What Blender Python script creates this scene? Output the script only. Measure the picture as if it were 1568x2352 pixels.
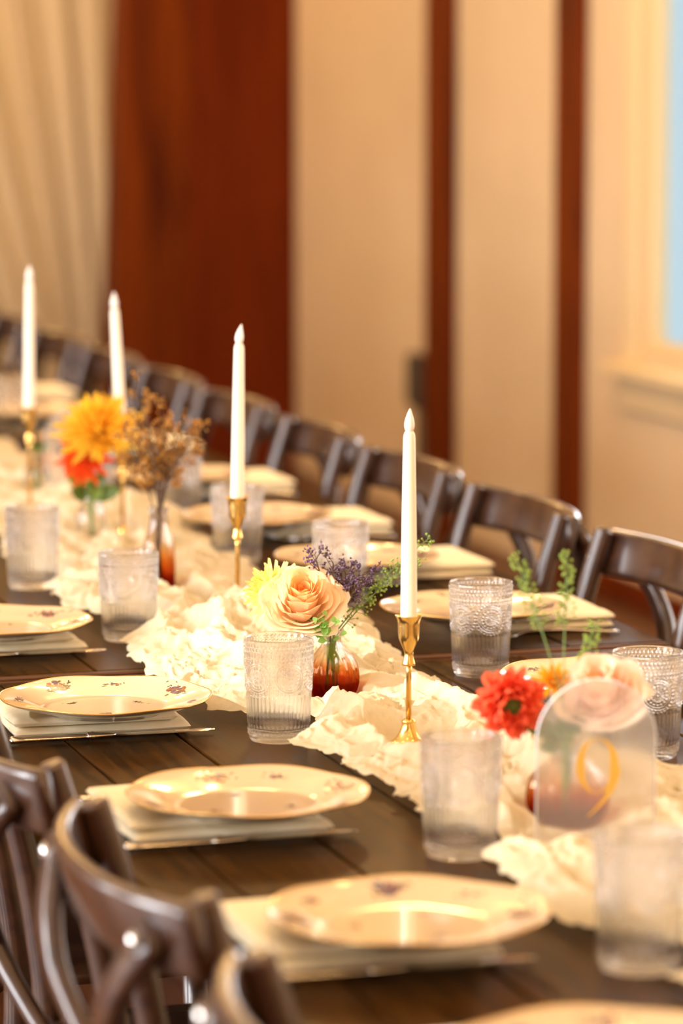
import bpy, math, random
import numpy as np
from mathutils import Vector, Matrix

for o in list(bpy.data.objects):
    bpy.data.objects.remove(o, do_unlink=True)
SC = bpy.context.scene
COL = SC.collection
PI = math.pi

# ------------------------------------------------------------------ camera
F_PX, HORIZON, YAW, ZC = 8000.0, 130.0, math.radians(16.92), 1.61
PITCH = math.atan((1176 - HORIZON) / F_PX)
cd = bpy.data.cameras.new('camera')
cam = bpy.data.objects.new('camera', cd)
COL.objects.link(cam)
cam.location = (0, 0, ZC)
cam.rotation_euler = (PI / 2 - PITCH, 0, -YAW)
cd.sensor_fit = 'VERTICAL'
cd.sensor_height = 36.0
cd.sensor_width = 24.0
cd.lens = F_PX / 2352 * 36.0
cd.clip_start = 0.05
cd.dof.use_dof = True
cd.dof.focus_distance = 4.55
cd.dof.aperture_fstop = 2.9
SC.camera = cam

# ------------------------------------------------------------------ world, light, exposure
SC.view_settings.view_transform = 'Standard'
SC.view_settings.look = 'None'
SC.view_settings.gamma = 1.0
SC.view_settings.use_curve_mapping = False
SC.view_settings.exposure = 0.02
try:
    SC.cycles.max_bounces = 14
    SC.cycles.transparent_max_bounces = 24
    SC.cycles.transmission_bounces = 12
    SC.cycles.sample_clamp_indirect = 12.0
    SC.cycles.blur_glossy = 0.2
except Exception:
    pass
W = bpy.data.worlds.new('sky')
SC.world = W
W.use_nodes = True
bg = W.node_tree.nodes['Background']
bg.inputs[0].default_value = (0.60, 0.80, 0.90, 1)
bg.inputs[1].default_value = 0.95


def lamp(name, kind, loc, energy, color, target=None, **kw):
    l = bpy.data.lights.new(name, kind)
    l.energy = energy
    l.color = color
    for k, v in kw.items():
        setattr(l, k, v)
    o = bpy.data.objects.new(name, l)
    COL.objects.link(o)
    o.location = loc
    if target is not None:
        d = Vector(target) - Vector(loc)
        o.rotation_euler = d.to_track_quat('-Z', 'Y').to_euler()
    return o


DAY = (0.93, 0.96, 1.0)
WARM = (1.0, 0.60, 0.22)
# daylight standing in the tall windows of the left-hand and rear walls
for k, yy in enumerate((1.2, 3.4, 5.6, 7.8)):
    lamp('left_window_daylight', 'AREA', (-2.95, yy, 1.45), (120, 165, 150, 55)[k], DAY, (0, yy, 1.4), shape='RECTANGLE', size=1.1, size_y=1.9)
lamp('right_window_daylight', 'AREA', (3.74, 8.6, 1.55), 40, DAY, (2, 8.4, 1.4), shape='RECTANGLE', size=1.5, size_y=1.4)
lamp('right_window_daylight.001', 'AREA', (3.74, 5.2, 1.55), 35, DAY, (2, 5.2, 1.4), shape='RECTANGLE', size=1.5, size_y=1.4)
lamp('rear_window_daylight', 'AREA', (0.6, -2.9, 1.8), 22, DAY, (0.8, 2, 1.2), shape='RECTANGLE', size=1.6, size_y=1.6)
# warm globe bulbs strung above the table, plus added fill bulbs around the camera
for yy in (-1.4, -.2, 1.0, 2.2, 3.4, 4.6, 5.8, 7.0, 8.4, 10.2, 12.2):
    for xx in (0.75, 1.95):
        lamp('string_and_fill_bulb_light', 'POINT', (xx, yy + (0.3 if xx > 1 else 0), 2.75), 9.5 if yy > 2 else 16, WARM, shadow_soft_size=0.05)
lamp('wall_fill_light', 'POINT', (2.6, 8.2, 3.0), 62, WARM, shadow_soft_size=0.12)  # unseen fill lamp added to brighten the right-hand wall
lamp('wall_fill_light.001', 'POINT', (1.6, 13.0, 3.0), 80, WARM, shadow_soft_size=0.12)  # second added fill, lifts the curtain and far end
# added unseen spots by the left wall, making bright patches along the runner
lamp('patch_fill_spot', 'SPOT', (-1.9, 4.9, 2.5), 820, (1.0, 0.96, 0.90), (1.36, 4.42, 0.93), spot_size=math.radians(16), spot_blend=0.9, shadow_soft_size=0.05)
lamp('patch_fill_spot.001', 'SPOT', (-1.9, 3.9, 2.6), 520, (1.0, 0.96, 0.90), (1.36, 3.45, 0.84), spot_size=math.radians(9), spot_blend=0.9, shadow_soft_size=0.05)

# ------------------------------------------------------------------ pixel helpers (directions only; distance comes from planes)
FW = np.array([math.sin(YAW) * math.cos(PITCH), math.cos(YAW) * math.cos(PITCH), -math.sin(PITCH)])
RT = np.array([math.cos(YAW), -math.sin(YAW), 0.0])
UP = np.cross(RT, FW)
CP = np.array([0, 0, ZC])


def ray(px, py):
    return FW + RT * (px - 784) / F_PX - UP * (py - 1176) / F_PX


def onz(px, py, z):
    d = ray(px, py)
    return Vector(CP + d * ((z - ZC) / d[2]))


def onx(px, py, x):
    d = ray(px, py)
    return Vector(CP + d * (x / d[0]))


def pd(px, py, depth):
    return Vector(CP + ray(px, py) * depth)


# ------------------------------------------------------------------ materials
def mat(name, base=(0.8, 0.8, 0.8), rough=0.5, metal=0.0, **kw):
    m = bpy.data.materials.new(name)
    m.use_nodes = True
    b = m.node_tree.nodes['Principled BSDF']
    b.inputs['Base Color'].default_value = (*base, 1)
    b.inputs['Roughness'].default_value = rough
    b.inputs['Metallic'].default_value = metal
    for k, v in kw.items():
        b.inputs[k.replace('_', ' ')].default_value = v
    return m


def nodes(m):
    return m.node_tree.nodes, m.node_tree.links, m.node_tree.nodes['Principled BSDF']


def noise_color(m, c1, c2, scale=(1, 1, 1), nscale=5, detail=4, rough_rng=None, bump=0, lo=.35, hi=.65, dist=0.0, coords='Object'):
    N, L, b = nodes(m)
    tc = N.new('ShaderNodeTexCoord')
    mp = N.new('ShaderNodeMapping')
    mp.inputs['Scale'].default_value = scale
    nz = N.new('ShaderNodeTexNoise')
    nz.inputs['Scale'].default_value = nscale
    nz.inputs['Detail'].default_value = detail
    nz.inputs['Distortion'].default_value = dist
    L.new(tc.outputs[coords], mp.inputs['Vector'])
    L.new(mp.outputs['Vector'], nz.inputs['Vector'])
    cr = N.new('ShaderNodeValToRGB')
    cr.color_ramp.elements[0].position = lo
    cr.color_ramp.elements[1].position = hi
    cr.color_ramp.elements[0].color = (*c1, 1)
    cr.color_ramp.elements[1].color = (*c2, 1)
    L.new(nz.outputs['Fac'], cr.inputs['Fac'])
    L.new(cr.outputs['Color'], b.inputs['Base Color'])
    if rough_rng:
        mr = N.new('ShaderNodeMapRange')
        mr.inputs['To Min'].default_value = rough_rng[0]
        mr.inputs['To Max'].default_value = rough_rng[1]
        L.new(nz.outputs['Fac'], mr.inputs['Value'])
        L.new(mr.outputs['Result'], b.inputs['Roughness'])
    if bump:
        bp = N.new('ShaderNodeBump')
        bp.inputs['Strength'].default_value = bump
        bp.inputs['Distance'].default_value = 0.002
        L.new(nz.outputs['Fac'], bp.inputs['Height'])
        L.new(bp.outputs['Normal'], b.inputs['Normal'])
    return m


M = {}
M['wall'] = noise_color(mat('plaster_wall', rough=0.85), (0.68, 0.52, 0.32), (0.75, 0.58, 0.37), nscale=1.2, bump=0.05)
M['timber'] = noise_color(mat('stained_timber', rough=0.55, Specular_IOR_Level=0.1), (0.075, 0.010, 0.0002), (0.19, 0.034, 0.0006), scale=(5, 5, .5), nscale=2.2, dist=1.0, rough_rng=(.45, .65))
M['timber2'] = noise_color(mat('stained_timber_red', rough=0.55, Specular_IOR_Level=0.1), (0.115, 0.014, 0.0002), (0.165, 0.023, 0.0004), scale=(5, 5, .5), nscale=2.2, dist=1.0, rough_rng=(.45, .65))
M['trim'] = mat('cream_window_paint', (0.80, 0.63, 0.36), 0.5)
M['floor'] = noise_color(mat('red_brown_floor', rough=0.4), (0.060, 0.015, 0.003), (0.12, 0.034, 0.006), scale=(6, .6, 1), nscale=3)
M['ceiling'] = mat('ceiling_paint', (0.75, 0.66, 0.52), 0.9)
M['curtain'] = noise_color(mat('sheer_curtain', rough=0.9), (0.80, 0.69, 0.50), (0.86, 0.75, 0.56), nscale=30)
M['table'] = noise_color(mat('espresso_table_wood', rough=0.3, IOR=1.11, Specular_IOR_Level=0.5, Specular_Tint=(1.0, 0.72, 0.36, 1.0)), (0.022, 0.0085, 0.0012), (0.064, 0.026, 0.004), scale=(26, 1.6, 26), nscale=3.0, detail=6, rough_rng=(.24, .42), bump=0.25, dist=.6)
M['table_edge'] = noise_color(mat('lighter_table_edge', rough=0.35), (0.07, 0.024, 0.009), (0.13, 0.05, 0.018), scale=(1, 8, 8), nscale=3)  # lighter brown than the planks
M['gap'] = mat('dark_joint', (0.012, 0.008, 0.005), 0.8)
M['chair'] = noise_color(mat('walnut_chair_wood', rough=0.4, Specular_IOR_Level=0.25, Coat_Weight=1.0, Coat_Roughness=0.16), (0.030, 0.009, 0.004), (0.062, 0.024, 0.009), scale=(3, 3, 3), nscale=9, detail=5, rough_rng=(.36, .48), dist=.5)
M['steel'] = mat('steel', (0.75, 0.72, 0.68), 0.18, 1.0)
M['silver'] = mat('silver_cutlery', (0.80, 0.74, 0.66), 0.16, 1.0)
M['brass'] = mat('brass', (0.76, 0.50, 0.16), 0.20, 1.0)
M['wax'] = mat('ivory_wax', (0.93, 0.86, 0.72), 0.42, Subsurface_Weight=0.25, Subsurface_Radius=(0.01, 0.006, 0.003))
M['flame'] = mat('white_plastic_flame', (0.92, 0.88, 0.84), 0.3, Subsurface_Weight=0.3, Subsurface_Radius=(0.006, 0.005, 0.004))
M['porcelain'] = mat('cream_porcelain', (0.66, 0.51, 0.32), 0.12, Coat_Weight=0.6, Coat_Roughness=0.05)
M['gold'] = mat('gilt_rim', (0.80, 0.50, 0.16), 0.28, 1.0)
M['goldprint'] = mat('gold_foil_print', (0.80, 0.50, 0.10), 0.4, 0.6)
M['napkin'] = noise_color(mat('white_cotton_napkin', rough=0.9), (0.84, 0.75, 0.54), (0.89, 0.81, 0.60), nscale=60, bump=0.1)
M['black'] = mat('black_metal_box', (0.05, 0.04, 0.025), 0.5)
M['grey'] = mat('grey_metal', (0.10, 0.075, 0.045), 0.5)


def glassy(name, color=(1, 1, 1), clear=0.30, rough=0.0, ior=1.45):
    m = bpy.data.materials.new(name)
    m.use_nodes = True
    N, L = m.node_tree.nodes, m.node_tree.links
    N.clear()
    out = N.new('ShaderNodeOutputMaterial')
    g = N.new('ShaderNodeBsdfGlass')
    g.inputs['Color'].default_value = (*color, 1)
    g.inputs['Roughness'].default_value = rough
    g.inputs['IOR'].default_value = ior
    t = N.new('ShaderNodeBsdfTransparent')
    t.inputs['Color'].default_value = (*color, 1)
    mx = N.new('ShaderNodeMixShader')
    mx.inputs[0].default_value = clear
    L.new(g.outputs[0], mx.inputs[1])
    L.new(t.outputs[0], mx.inputs[2])
    L.new(mx.outputs[0], out.inputs[0])
    return m, N, L, g, t


M['glass'] = glassy('clear_glass', (0.985, 0.985, 0.985), 0.35)[0]
M['pane'] = glassy('window_glass', (0.97, 0.99, 1.0), 0.9)[0]


def amber(name, h, stops):
    m, N, L, g, t = glassy(name, (1, 1, 1), 0.35)
    tc = N.new('ShaderNodeTexCoord')
    sp = N.new('ShaderNodeSeparateXYZ')
    mr = N.new('ShaderNodeMapRange')
    mr.inputs['From Max'].default_value = h
    cr = N.new('ShaderNodeValToRGB')
    el = cr.color_ramp.elements
    el[0].position, el[0].color = stops[0][0], (*stops[0][1], 1)
    el[1].position, el[1].color = stops[-1][0], (*stops[-1][1], 1)
    for p, c in stops[1:-1]:
        e = el.new(p)
        e.color = (*c, 1)
    L.new(tc.outputs['Object'], sp.inputs[0])
    L.new(sp.outputs['Z'], mr.inputs['Value'])
    L.new(mr.outputs['Result'], cr.inputs['Fac'])
    L.new(cr.outputs['Color'], g.inputs['Color'])
    L.new(cr.outputs['Color'], t.inputs['Color'])
    return m


AMB = [(0.0, (0.66, 0.17, 0.05)), (0.24, (0.74, 0.27, 0.09)), (0.27, (0.86, 0.48, 0.20)), (0.42, (0.95, 0.72, 0.45)), (0.60, (0.99, 0.95, 0.91)), (1.0, (0.99, 0.98, 0.97))]
M['amber'] = amber('amber_ombre_glass', 0.093, AMB)
M['amber_tall'] = amber('amber_ombre_bottle_glass', 0.144, AMB)

m = bpy.data.materials.new('frosted_acrylic')
m.use_nodes = True
N, L, b = nodes(m)
b.inputs['Base Color'].default_value = (0.93, 0.92, 0.90, 1)
b.inputs['Roughness'].default_value = 0.20
b.inputs['Transmission Weight'].default_value = 0.88
b.inputs['IOR'].default_value = 1.25
M['frost'] = m
M['frost_edge'] = mat('lit_tone_acrylic_edge', (0.88, 0.93, 0.97), 0.25, Transmission_Weight=0.2)  # blue-white base colour imitates light caught in the thick edge


def translucent(name, base, amount=0.4, rough=0.6, use_obj=False, alpha=None):
    m = bpy.data.materials.new(name)
    m.use_nodes = True
    N, L, b = nodes(m)
    b.inputs['Roughness'].default_value = rough
    b.inputs['Base Color'].default_value = (*base, 1)
    tr = N.new('ShaderNodeBsdfTranslucent')
    tr.inputs['Color'].default_value = (*base, 1)
    if use_obj:
        oi = N.new('ShaderNodeObjectInfo')
        L.new(oi.outputs['Color'], b.inputs['Base Color'])
        L.new(oi.outputs['Color'], tr.inputs['Color'])
    mx = N.new('ShaderNodeMixShader')
    mx.inputs[0].default_value = amount
    L.new(b.outputs[0], mx.inputs[1])
    L.new(tr.outputs[0], mx.inputs[2])
    out = N['Material Output']
    last = mx
    if alpha:
        tp = N.new('ShaderNodeBsdfTransparent')
        m2 = N.new('ShaderNodeMixShader')
        m2.inputs[0].default_value = alpha
        L.new(mx.outputs[0], m2.inputs[1])
        L.new(tp.outputs[0], m2.inputs[2])
        last = m2
    L.new(last.outputs[0], out.inputs[0])
    return m


M['petal'] = translucent('flower_petal', (1, .7, .5), 0.45, 0.55, True)
M['leaf'] = translucent('green_leaf', (0.20, 0.30, 0.035), 0.3, 0.45)
M['darkleaf'] = translucent('dark_green_leaf', (0.09, 0.15, 0.015), 0.25, 0.45)
M['sprig'] = translucent('pale_green_pod', (0.36, 0.50, 0.10), 0.3, 0.5)
M['filler'] = translucent('green_filler', (0.28, 0.52, 0.11), 0.35, 0.5)
M['stem'] = mat('green_stem', (0.14, 0.24, 0.05), 0.5)
M['brownstem'] = mat('brown_stem', (0.09, 0.045, 0.02), 0.6)
M['purple'] = noise_color(mat('purple_statice', rough=0.7), (0.05, 0.02, 0.028), (0.18, 0.10, 0.22), nscale=220, lo=.42, hi=.6)
M['dried'] = noise_color(mat('dried_brown_blossom', rough=0.8), (0.20, 0.075, 0.010), (0.58, 0.27, 0.04), nscale=120)
M['gauze'] = translucent('cream_gauze', (0.85, 0.73, 0.50), 0.30, 0.9, alpha=0.08)
# crumple relief for the gauze
m = M['gauze']
N, L, b = nodes(m)
tc = N.new('ShaderNodeTexCoord')
nz = N.new('ShaderNodeTexNoise')
nz.inputs['Scale'].default_value = 110
nz.inputs['Detail'].default_value = 6
nz.inputs['Distortion'].default_value = 1.2
bp = N.new('ShaderNodeBump')
bp.inputs['Strength'].default_value = 0.6
bp.inputs['Distance'].default_value = 0.003
L.new(tc.outputs['Object'], nz.inputs['Vector'])
L.new(nz.outputs['Fac'], bp.inputs['Height'])
L.new(bp.outputs['Normal'], b.inputs['Normal'])
# printed colour on plates
m = mat('floral_print_ink', rough=0.2)
N, L, b = nodes(m)
at = N.new('ShaderNodeAttribute')
at.attribute_name = 'ink'
L.new(at.outputs['Color'], b.inputs['Base Color'])
M['ink'] = m


# ------------------------------------------------------------------ mesh helpers
def mesh(name, v, f, smooth=True):
    me = bpy.data.meshes.new(name)
    v = np.asarray(v, dtype=np.float32).reshape(-1, 3)
    if isinstance(f, np.ndarray):
        k = f.shape[1]
        me.vertices.add(len(v))
        me.vertices.foreach_set('co', v.ravel())
        me.loops.add(f.size)
        me.loops.foreach_set('vertex_index', f.astype(np.int32).ravel())
        me.polygons.add(len(f))
        me.polygons.foreach_set('loop_start', np.arange(0, f.size, k, dtype=np.int32))
        me.polygons.foreach_set('loop_total', np.full(len(f), k, dtype=np.int32))
        me.update(calc_edges=True)
        me.validate()
    else:
        me.from_pydata([tuple(map(float, p)) for p in v], [], f)
        me.update()
    if smooth:
        me.polygons.foreach_set('use_smooth', np.ones(len(me.polygons), dtype=bool))
    return me


def obj(name, me, material=None, parent=None, loc=None, rot=None):
    o = bpy.data.objects.new(name, me)
    COL.objects.link(o)
    if material is not None and me is not None and len(me.materials) == 0:
        me.materials.append(M[material] if isinstance(material, str) else material)
    if parent is not None:
        o.parent = parent
    if loc is not None:
        o.location = loc
    if rot is not None:
        o.rotation_euler = rot
    return o


def tag(o, label=None, cat=None, group=None, kind=None):
    if label:
        o['label'] = label
    if cat:
        o['category'] = cat
    if group:
        o['group'] = group
    if kind:
        o['kind'] = kind
    return o


def thing(name, label, cat, loc=(0, 0, 0), rotz=0.0, group=None):
    o = bpy.data.objects.new(name, None)
    o.empty_display_size = 0.05
    COL.objects.link(o)
    o.location = loc
    o.rotation_euler = (0, 0, rotz)
    return tag(o, label, cat, group)


def copy_tree(o, parent=None):
    c = o.copy()
    COL.objects.link(c)
    c.parent = parent
    for ch in list(o.children):
        copy_tree(ch, c)
    return c


def struct(name, me, material, parent=None):
    o = obj(name, me, material, parent)
    if parent is None:
        o['kind'] = 'structure'
    return o


class MB:
    """collects pieces into one mesh"""

    def __init__(s):
        s.v, s.f, s.n = [], [], 0

    def add(s, v, f):
        s.v += [tuple(map(float, p)) for p in v]
        s.f += [tuple(int(i) + s.n for i in q) for q in f]
        s.n += len(v)
        return s

    def box(s, x0, x1, y0, y1, z0, z1, bev=0.0):
        if bev <= 0:
            v = [(x, y, z) for z in (z0, z1) for y in (y0, y1) for x in (x0, x1)]
            f = [(0, 2, 3, 1), (4, 5, 7, 6), (0, 1, 5, 4), (2, 6, 7, 3), (0, 4, 6, 2), (1, 3, 7, 5)]
            return s.add(v, f)
        # box with chamfered edges: per-corner three vertices
        v = []
        idx = {}
        for i, (x, sx) in enumerate(((x0, 1), (x1, -1))):
            for j, (y, sy) in enumerate(((y0, 1), (y1, -1))):
                for k, (z, sz) in enumerate(((z0, 1), (z1, -1))):
                    idx[i, j, k] = len(v)
                    v += [(x, y + sy * bev, z + sz * bev), (x + sx * bev, y, z + sz * bev), (x + sx * bev, y + sy * bev, z)]
        f = []
        for i in (0, 1):
            q = [idx[i, 0, 0], idx[i, 1, 0], idx[i, 1, 1], idx[i, 0, 1]]
            f.append(q[::-1] if i == 0 else q)
            q = [idx[0, i, 0] + 1, idx[1, i, 0] + 1, idx[1, i, 1] + 1, idx[0, i, 1] + 1]
            f.append(q if i == 0 else q[::-1])
            q = [idx[0, 0, i] + 2, idx[1, 0, i] + 2, idx[1, 1, i] + 2, idx[0, 1, i] + 2]
            f.append(q[::-1] if i == 0 else q)
        for a in (0, 1):
            for c in (0, 1):
                f.append([idx[a, c, 0], idx[a, c, 1], idx[a, c, 1] + 1, idx[a, c, 0] + 1])
                f.append([idx[a, 0, c], idx[a, 1, c], idx[a, 1, c] + 2, idx[a, 0, c] + 2])
                f.append([idx[0, a, c] + 1, idx[1, a, c] + 1, idx[1, a, c] + 2, idx[0, a, c] + 2])
        for key, q in idx.items():
            f.append([q, q + 1, q + 2])
        return s.add(v, f)

    def tube(s, pts, rad, n=8, cap=True, squash=None):
        pts = [Vector(p) for p in pts]
        m_ = len(pts)
        if not hasattr(rad, '__len__'):
            rad = [rad] * m_
        v, f = [], []
        t0 = (pts[1] - pts[0]).normalized()
        a = Vector((0, 0, 1)) if abs(t0.z) < .9 else Vector((1, 0, 0))
        nrm = t0.cross(a).normalized()
        for i, p in enumerate(pts):
            t = (pts[min(i + 1, m_ - 1)] - pts[max(i - 1, 0)]).normalized()
            nrm = (nrm - t * nrm.dot(t)).normalized()
            bn = t.cross(nrm)
            for k in range(n):
                an = 2 * PI * k / n
                v.append(p + (nrm * math.cos(an) + bn * math.sin(an)) * rad[i])
        for i in range(m_ - 1):
            for k in range(n):
                k2 = (k + 1) % n
                f.append((i * n + k, i * n + k2, (i + 1) * n + k2, (i + 1) * n + k))
        if cap:
            f.append(tuple(range(n))[::-1])
            f.append(tuple(range((m_ - 1) * n, m_ * n)))
        return s.add(v, f)

    def band(s, pts, wdir, width, thick, rnd=0.3):
        """flat bar swept along pts; wdir = direction of its width"""
        pts = [Vector(p) for p in pts]
        m_ = len(pts)
        hw, ht = width / 2, thick / 2
        e = min(ht, hw) * .95
        prof = []
        for cx, cy, a0 in ((hw - e, ht - e, 0), (-hw + e, ht - e, 90), (-hw + e, -ht + e, 180), (hw - e, -ht + e, 270)):
            for k in range(4):
                an = math.radians(a0 + k * 30)
                prof.append((cx + e * math.cos(an), cy + e * math.sin(an)))
        n = len(prof)
        v, f = [], []
        for i, p in enumerate(pts):
            t = (pts[min(i + 1, m_ - 1)] - pts[max(i - 1, 0)]).normalized()
            w = Vector(wdir[i] if isinstance(wdir, list) else wdir)
            w = (w - t * w.dot(t)).normalized()
            nn = t.cross(w)
            for (a, c) in prof:
                v.append(p + w * a + nn * c)
        for i in range(m_ - 1):
            for k in range(n):
                k2 = (k + 1) % n
                f.append((i * n + k, i * n + k2, (i + 1) * n + k2, (i + 1) * n + k))
        f.append(tuple(range(n))[::-1])
        f.append(tuple(range((m_ - 1) * n, m_ * n)))
        return s.add(v, f)

    def ball(s, c, r, n=6, m=4, sc=(1, 1, 1)):
        v, f = [], []
        v.append((c[0], c[1], c[2] + r * sc[2]))
        for i in range(1, m):
            a = PI * i / m
            for k in range(n):
                bq = 2 * PI * k / n
                v.append((c[0] + r * sc[0] * math.sin(a) * math.cos(bq), c[1] + r * sc[1] * math.sin(a) * math.sin(bq), c[2] + r * sc[2] * math.cos(a)))
        v.append((c[0], c[1], c[2] - r * sc[2]))
        for k in range(n):
            k2 = (k + 1) % n
            f.append((0, 1 + k, 1 + k2))
            for i in range(m - 2):
                f.append((1 + i * n + k, 1 + (i + 1) * n + k, 1 + (i + 1) * n + k2, 1 + i * n + k2))
            f.append((len(v) - 1, 1 + (m - 2) * n + k2, 1 + (m - 2) * n + k))
        return s.add(v, f)

    def mesh(s, name, smooth=True):
        return mesh(name, s.v, s.f, smooth)


def autosmooth(me, deg=40):
    try:
        me.set_sharp_from_angle(angle=math.radians(deg))
    except Exception:
        pass
    return me


def lathe(name, prof, n=48, ripple=None, closed_ends=True):
    v, f = [], []
    m_ = len(prof)
    for (r, z) in prof:
        for k in range(n):
            a = 2 * PI * k / n
            rr = r * (1 + (ripple(a, z) if ripple else 0))
            v.append((rr * math.cos(a), rr * math.sin(a), z))
    for i in range(m_ - 1):
        for k in range(n):
            k2 = (k + 1) % n
            f.append((i * n + k, i * n + k2, (i + 1) * n + k2, (i + 1) * n + k))
    if closed_ends:
        f.append(tuple(range(n))[::-1])
        f.append(tuple(range((m_ - 1) * n, m_ * n)))
    return mesh(name, v, f)


def smooth_prof(pts, sub=5):
    """Catmull-Rom through profile points"""
    P = [np.array(p, float) for p in pts]
    P = [2 * P[0] - P[1]] + P + [2 * P[-1] - P[-2]]
    out = []
    for i in range(1, len(P) - 2):
        for k in range(sub):
            t = k / sub
            a, b_, c, d = P[i - 1], P[i], P[i + 1], P[i + 2]
            out.append(tuple(.5 * (2 * b_ + (c - a) * t + (2 * a - 5 * b_ + 4 * c - d) * t * t + (3 * b_ - a - 3 * c + d) * t ** 3)))
    out.append(tuple(P[-2]))
    return out


def bez(p0, p1, p2, n=8):
    p0, p1, p2 = Vector(p0), Vector(p1), Vector(p2)
    return [p0 * (1 - t) ** 2 + p1 * 2 * t * (1 - t) + p2 * t * t for t in [i / n for i in range(n + 1)]]


def grid_faces(nu, nv, wrap=False):
    i = np.arange(nu - 1)[:, None]
    j = np.arange(nv if wrap else nv - 1)[None, :]
    j2 = (j + 1) % nv
    return np.stack([i * nv + j, i * nv + j2, (i + 1) * nv + j2, (i + 1) * nv + j], -1).reshape(-1, 4)


# value noise in numpy
def vnoise(x, y, seed=0):
    x = np.asarray(x, float)
    y = np.asarray(y, float)
    xi, yi = np.floor(x).astype(np.int64), np.floor(y).astype(np.int64)
    xf, yf = x - xi, y - yi
    u, v = xf * xf * xf * (xf * (xf * 6 - 15) + 10), yf * yf * yf * (yf * (yf * 6 - 15) + 10)

    def h(a, b_):
        n = (a * 374761393 + b_ * 668265263 + seed * 1274126177) & 0xffffffff
        n = ((n ^ (n >> 13)) * 1274126177) & 0xffffffff
        return ((n ^ (n >> 16)) & 0xffff) / 65535.0
    return (h(xi, yi) * (1 - u) + h(xi + 1, yi) * u) * (1 - v) + (h(xi, yi + 1) * (1 - u) + h(xi + 1, yi + 1) * u) * v


# ------------------------------------------------------------------ the room
WX = 3.80        # right-hand wall
XL, Y0, Y1, HC = -3.0, -3.0, 15.6, 3.5
struct('floor', MB().box(XL - .2, WX + .3, Y0 - .2, Y1 + .2, -.1, 0).mesh('floor', False), 'floor')
struct('ceiling', MB().box(XL - .2, WX + .3, Y0 - .2, Y1 + .2, HC, HC + .1).mesh('ceiling', False), 'ceiling')
# right wall with a window opening
WY0, WY1, WZ0, WZ1 = 7.75, 9.485, 0.745, 2.30
mb = MB()
mb.box(WX, WX + .06, Y0, WY0, 0, HC)
mb.box(WX, WX + .06, WY1, Y1, 0, HC)
mb.box(WX, WX + .06, WY0, WY1, 0, WZ0)
mb.box(WX, WX + .06, WY0, WY1, WZ1, HC)
struct('wall_right', mb.mesh('wall_right', False), 'wall')
struct('wall_left', MB().box(XL - .1, XL, Y0, Y1, 0, HC).mesh('wall_left', False), 'wall')
struct('wall_back', MB().box(XL, WX, Y0 - .1, Y0, 0, HC).mesh('wall_back', False), 'wall')
struct('wall_far', MB().box(XL, WX, Y1, Y1 + .1, 0, HC).mesh('wall_far', False), 'wall')
# window
w = tag(bpy.data.objects.new('window_1', None), 'cream framed window in the timber-post wall', kind='structure')
COL.objects.link(w)
w.location = (WX, WY1, WZ0)
DY = WY1 - WY0
DZ = WZ1 - WZ0


def wpart(name, m_, *boxes, bev=.004):
    mb = MB()
    for bx in boxes:
        mb.box(*bx, bev=bev)
    return obj(name, mb.mesh(name, False), m_, w)


wpart('casing', 'trim', (-.022, -.001, -.002, .075, -.03, DZ + .075))
wpart('casing', 'trim', (-.022, -.001, -DY - .115, -DY + .002, -.03, DZ + .115))
wpart('casing', 'trim', (-.022, -.001, -DY + .003, -.003, DZ - .002, DZ + .115))
wpart('sill', 'trim', (-.075, .10, -DY - .16, .16, -.062, -.031))
wpart('apron', 'trim', (-.022, -.001, -DY - .11, .11, -.165, -.064))
for a, c in ((-.04, -.001), (-DY + .001, -DY + .04)):
    wpart('sash_stile', 'trim', (.02, .07, a, c, .001, DZ - .001))
wpart('sash_rail', 'trim', (.02, .07, -DY + .041, -.041, .001, .042))
wpart('sash_rail', 'trim', (.02, .07, -DY + .041, -.041, DZ - .055, DZ - .001))
wpart('pane', 'pane', (.042, .047, -DY + .042, -.042, .043, DZ - .056), bev=0)
# timber posts let into the wall
for n_, (ya, yb) in enumerate(((11.15, 11.40), (9.925, 10.13))):
    struct('trim_%d' % (n_ + 1), MB().box(WX - .035, WX - .001, ya, yb, .0, HC - .001, bev=.006).mesh('post', False), ('timber', 'timber')[n_])
struct('baseboard_right', MB().box(WX - .016, WX - .0005, Y0, 9.9, .0, .07, bev=.003).mesh('baseboard', False), 'timber2')

# deep laminated timber pier standing out from the wall
pier = thing('timber_pier', 'wide red-brown laminated timber pier standing out from the plaster wall', 'pier', (WX, 13.1, 0))
edge = [(3.045, 0), (3.118 + .0165, HC)]
xs_b = np.linspace(0, 1, 6)
for k in range(5):
    v, f = [], []
    dy = (0.0, .004, -.003, .002, .001)[k]
    a0, a1 = xs_b[k], xs_b[k + 1]
    for z, xl in ((0.0, 3.04), (HC - .001, 3.185)):
        for yy in (dy, .20 + dy):
            for q in (a0 + .001, a1 - .001):
                v.append((xl + (WX - .001 - xl) * q - WX, yy, z))
    f = [(0, 2, 3, 1), (4, 5, 7, 6), (0, 1, 5, 4), (2, 6, 7, 3), (0, 4, 6, 2), (1, 3, 7, 5)]
    obj('lamination', mesh('lamination', v, f, False), ('timber', 'timber', 'timber2', 'timber2', 'timber2')[k], pier)

# dark junction box and conduit beside the post
wb = thing('wall_box', 'dark metal junction box with conduit beside a timber wall post', 'wall box', (WX - .002, 11.494, 0))
obj('box', MB().box(-.050, 0, -.09, .05, .40, .585, bev=.008).mesh('box', False), 'black', wb)
obj('cover', MB().box(-.057, -.0505, -.075, .035, .415, .57, bev=.002).mesh('cover', False), 'grey', wb)
obj('conduit', MB().tube([(-.025, -.045, .399), (-.025, -.045, .2), (-.025, -.045, .0)], .02, 10).mesh('conduit'), 'grey', wb)

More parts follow.
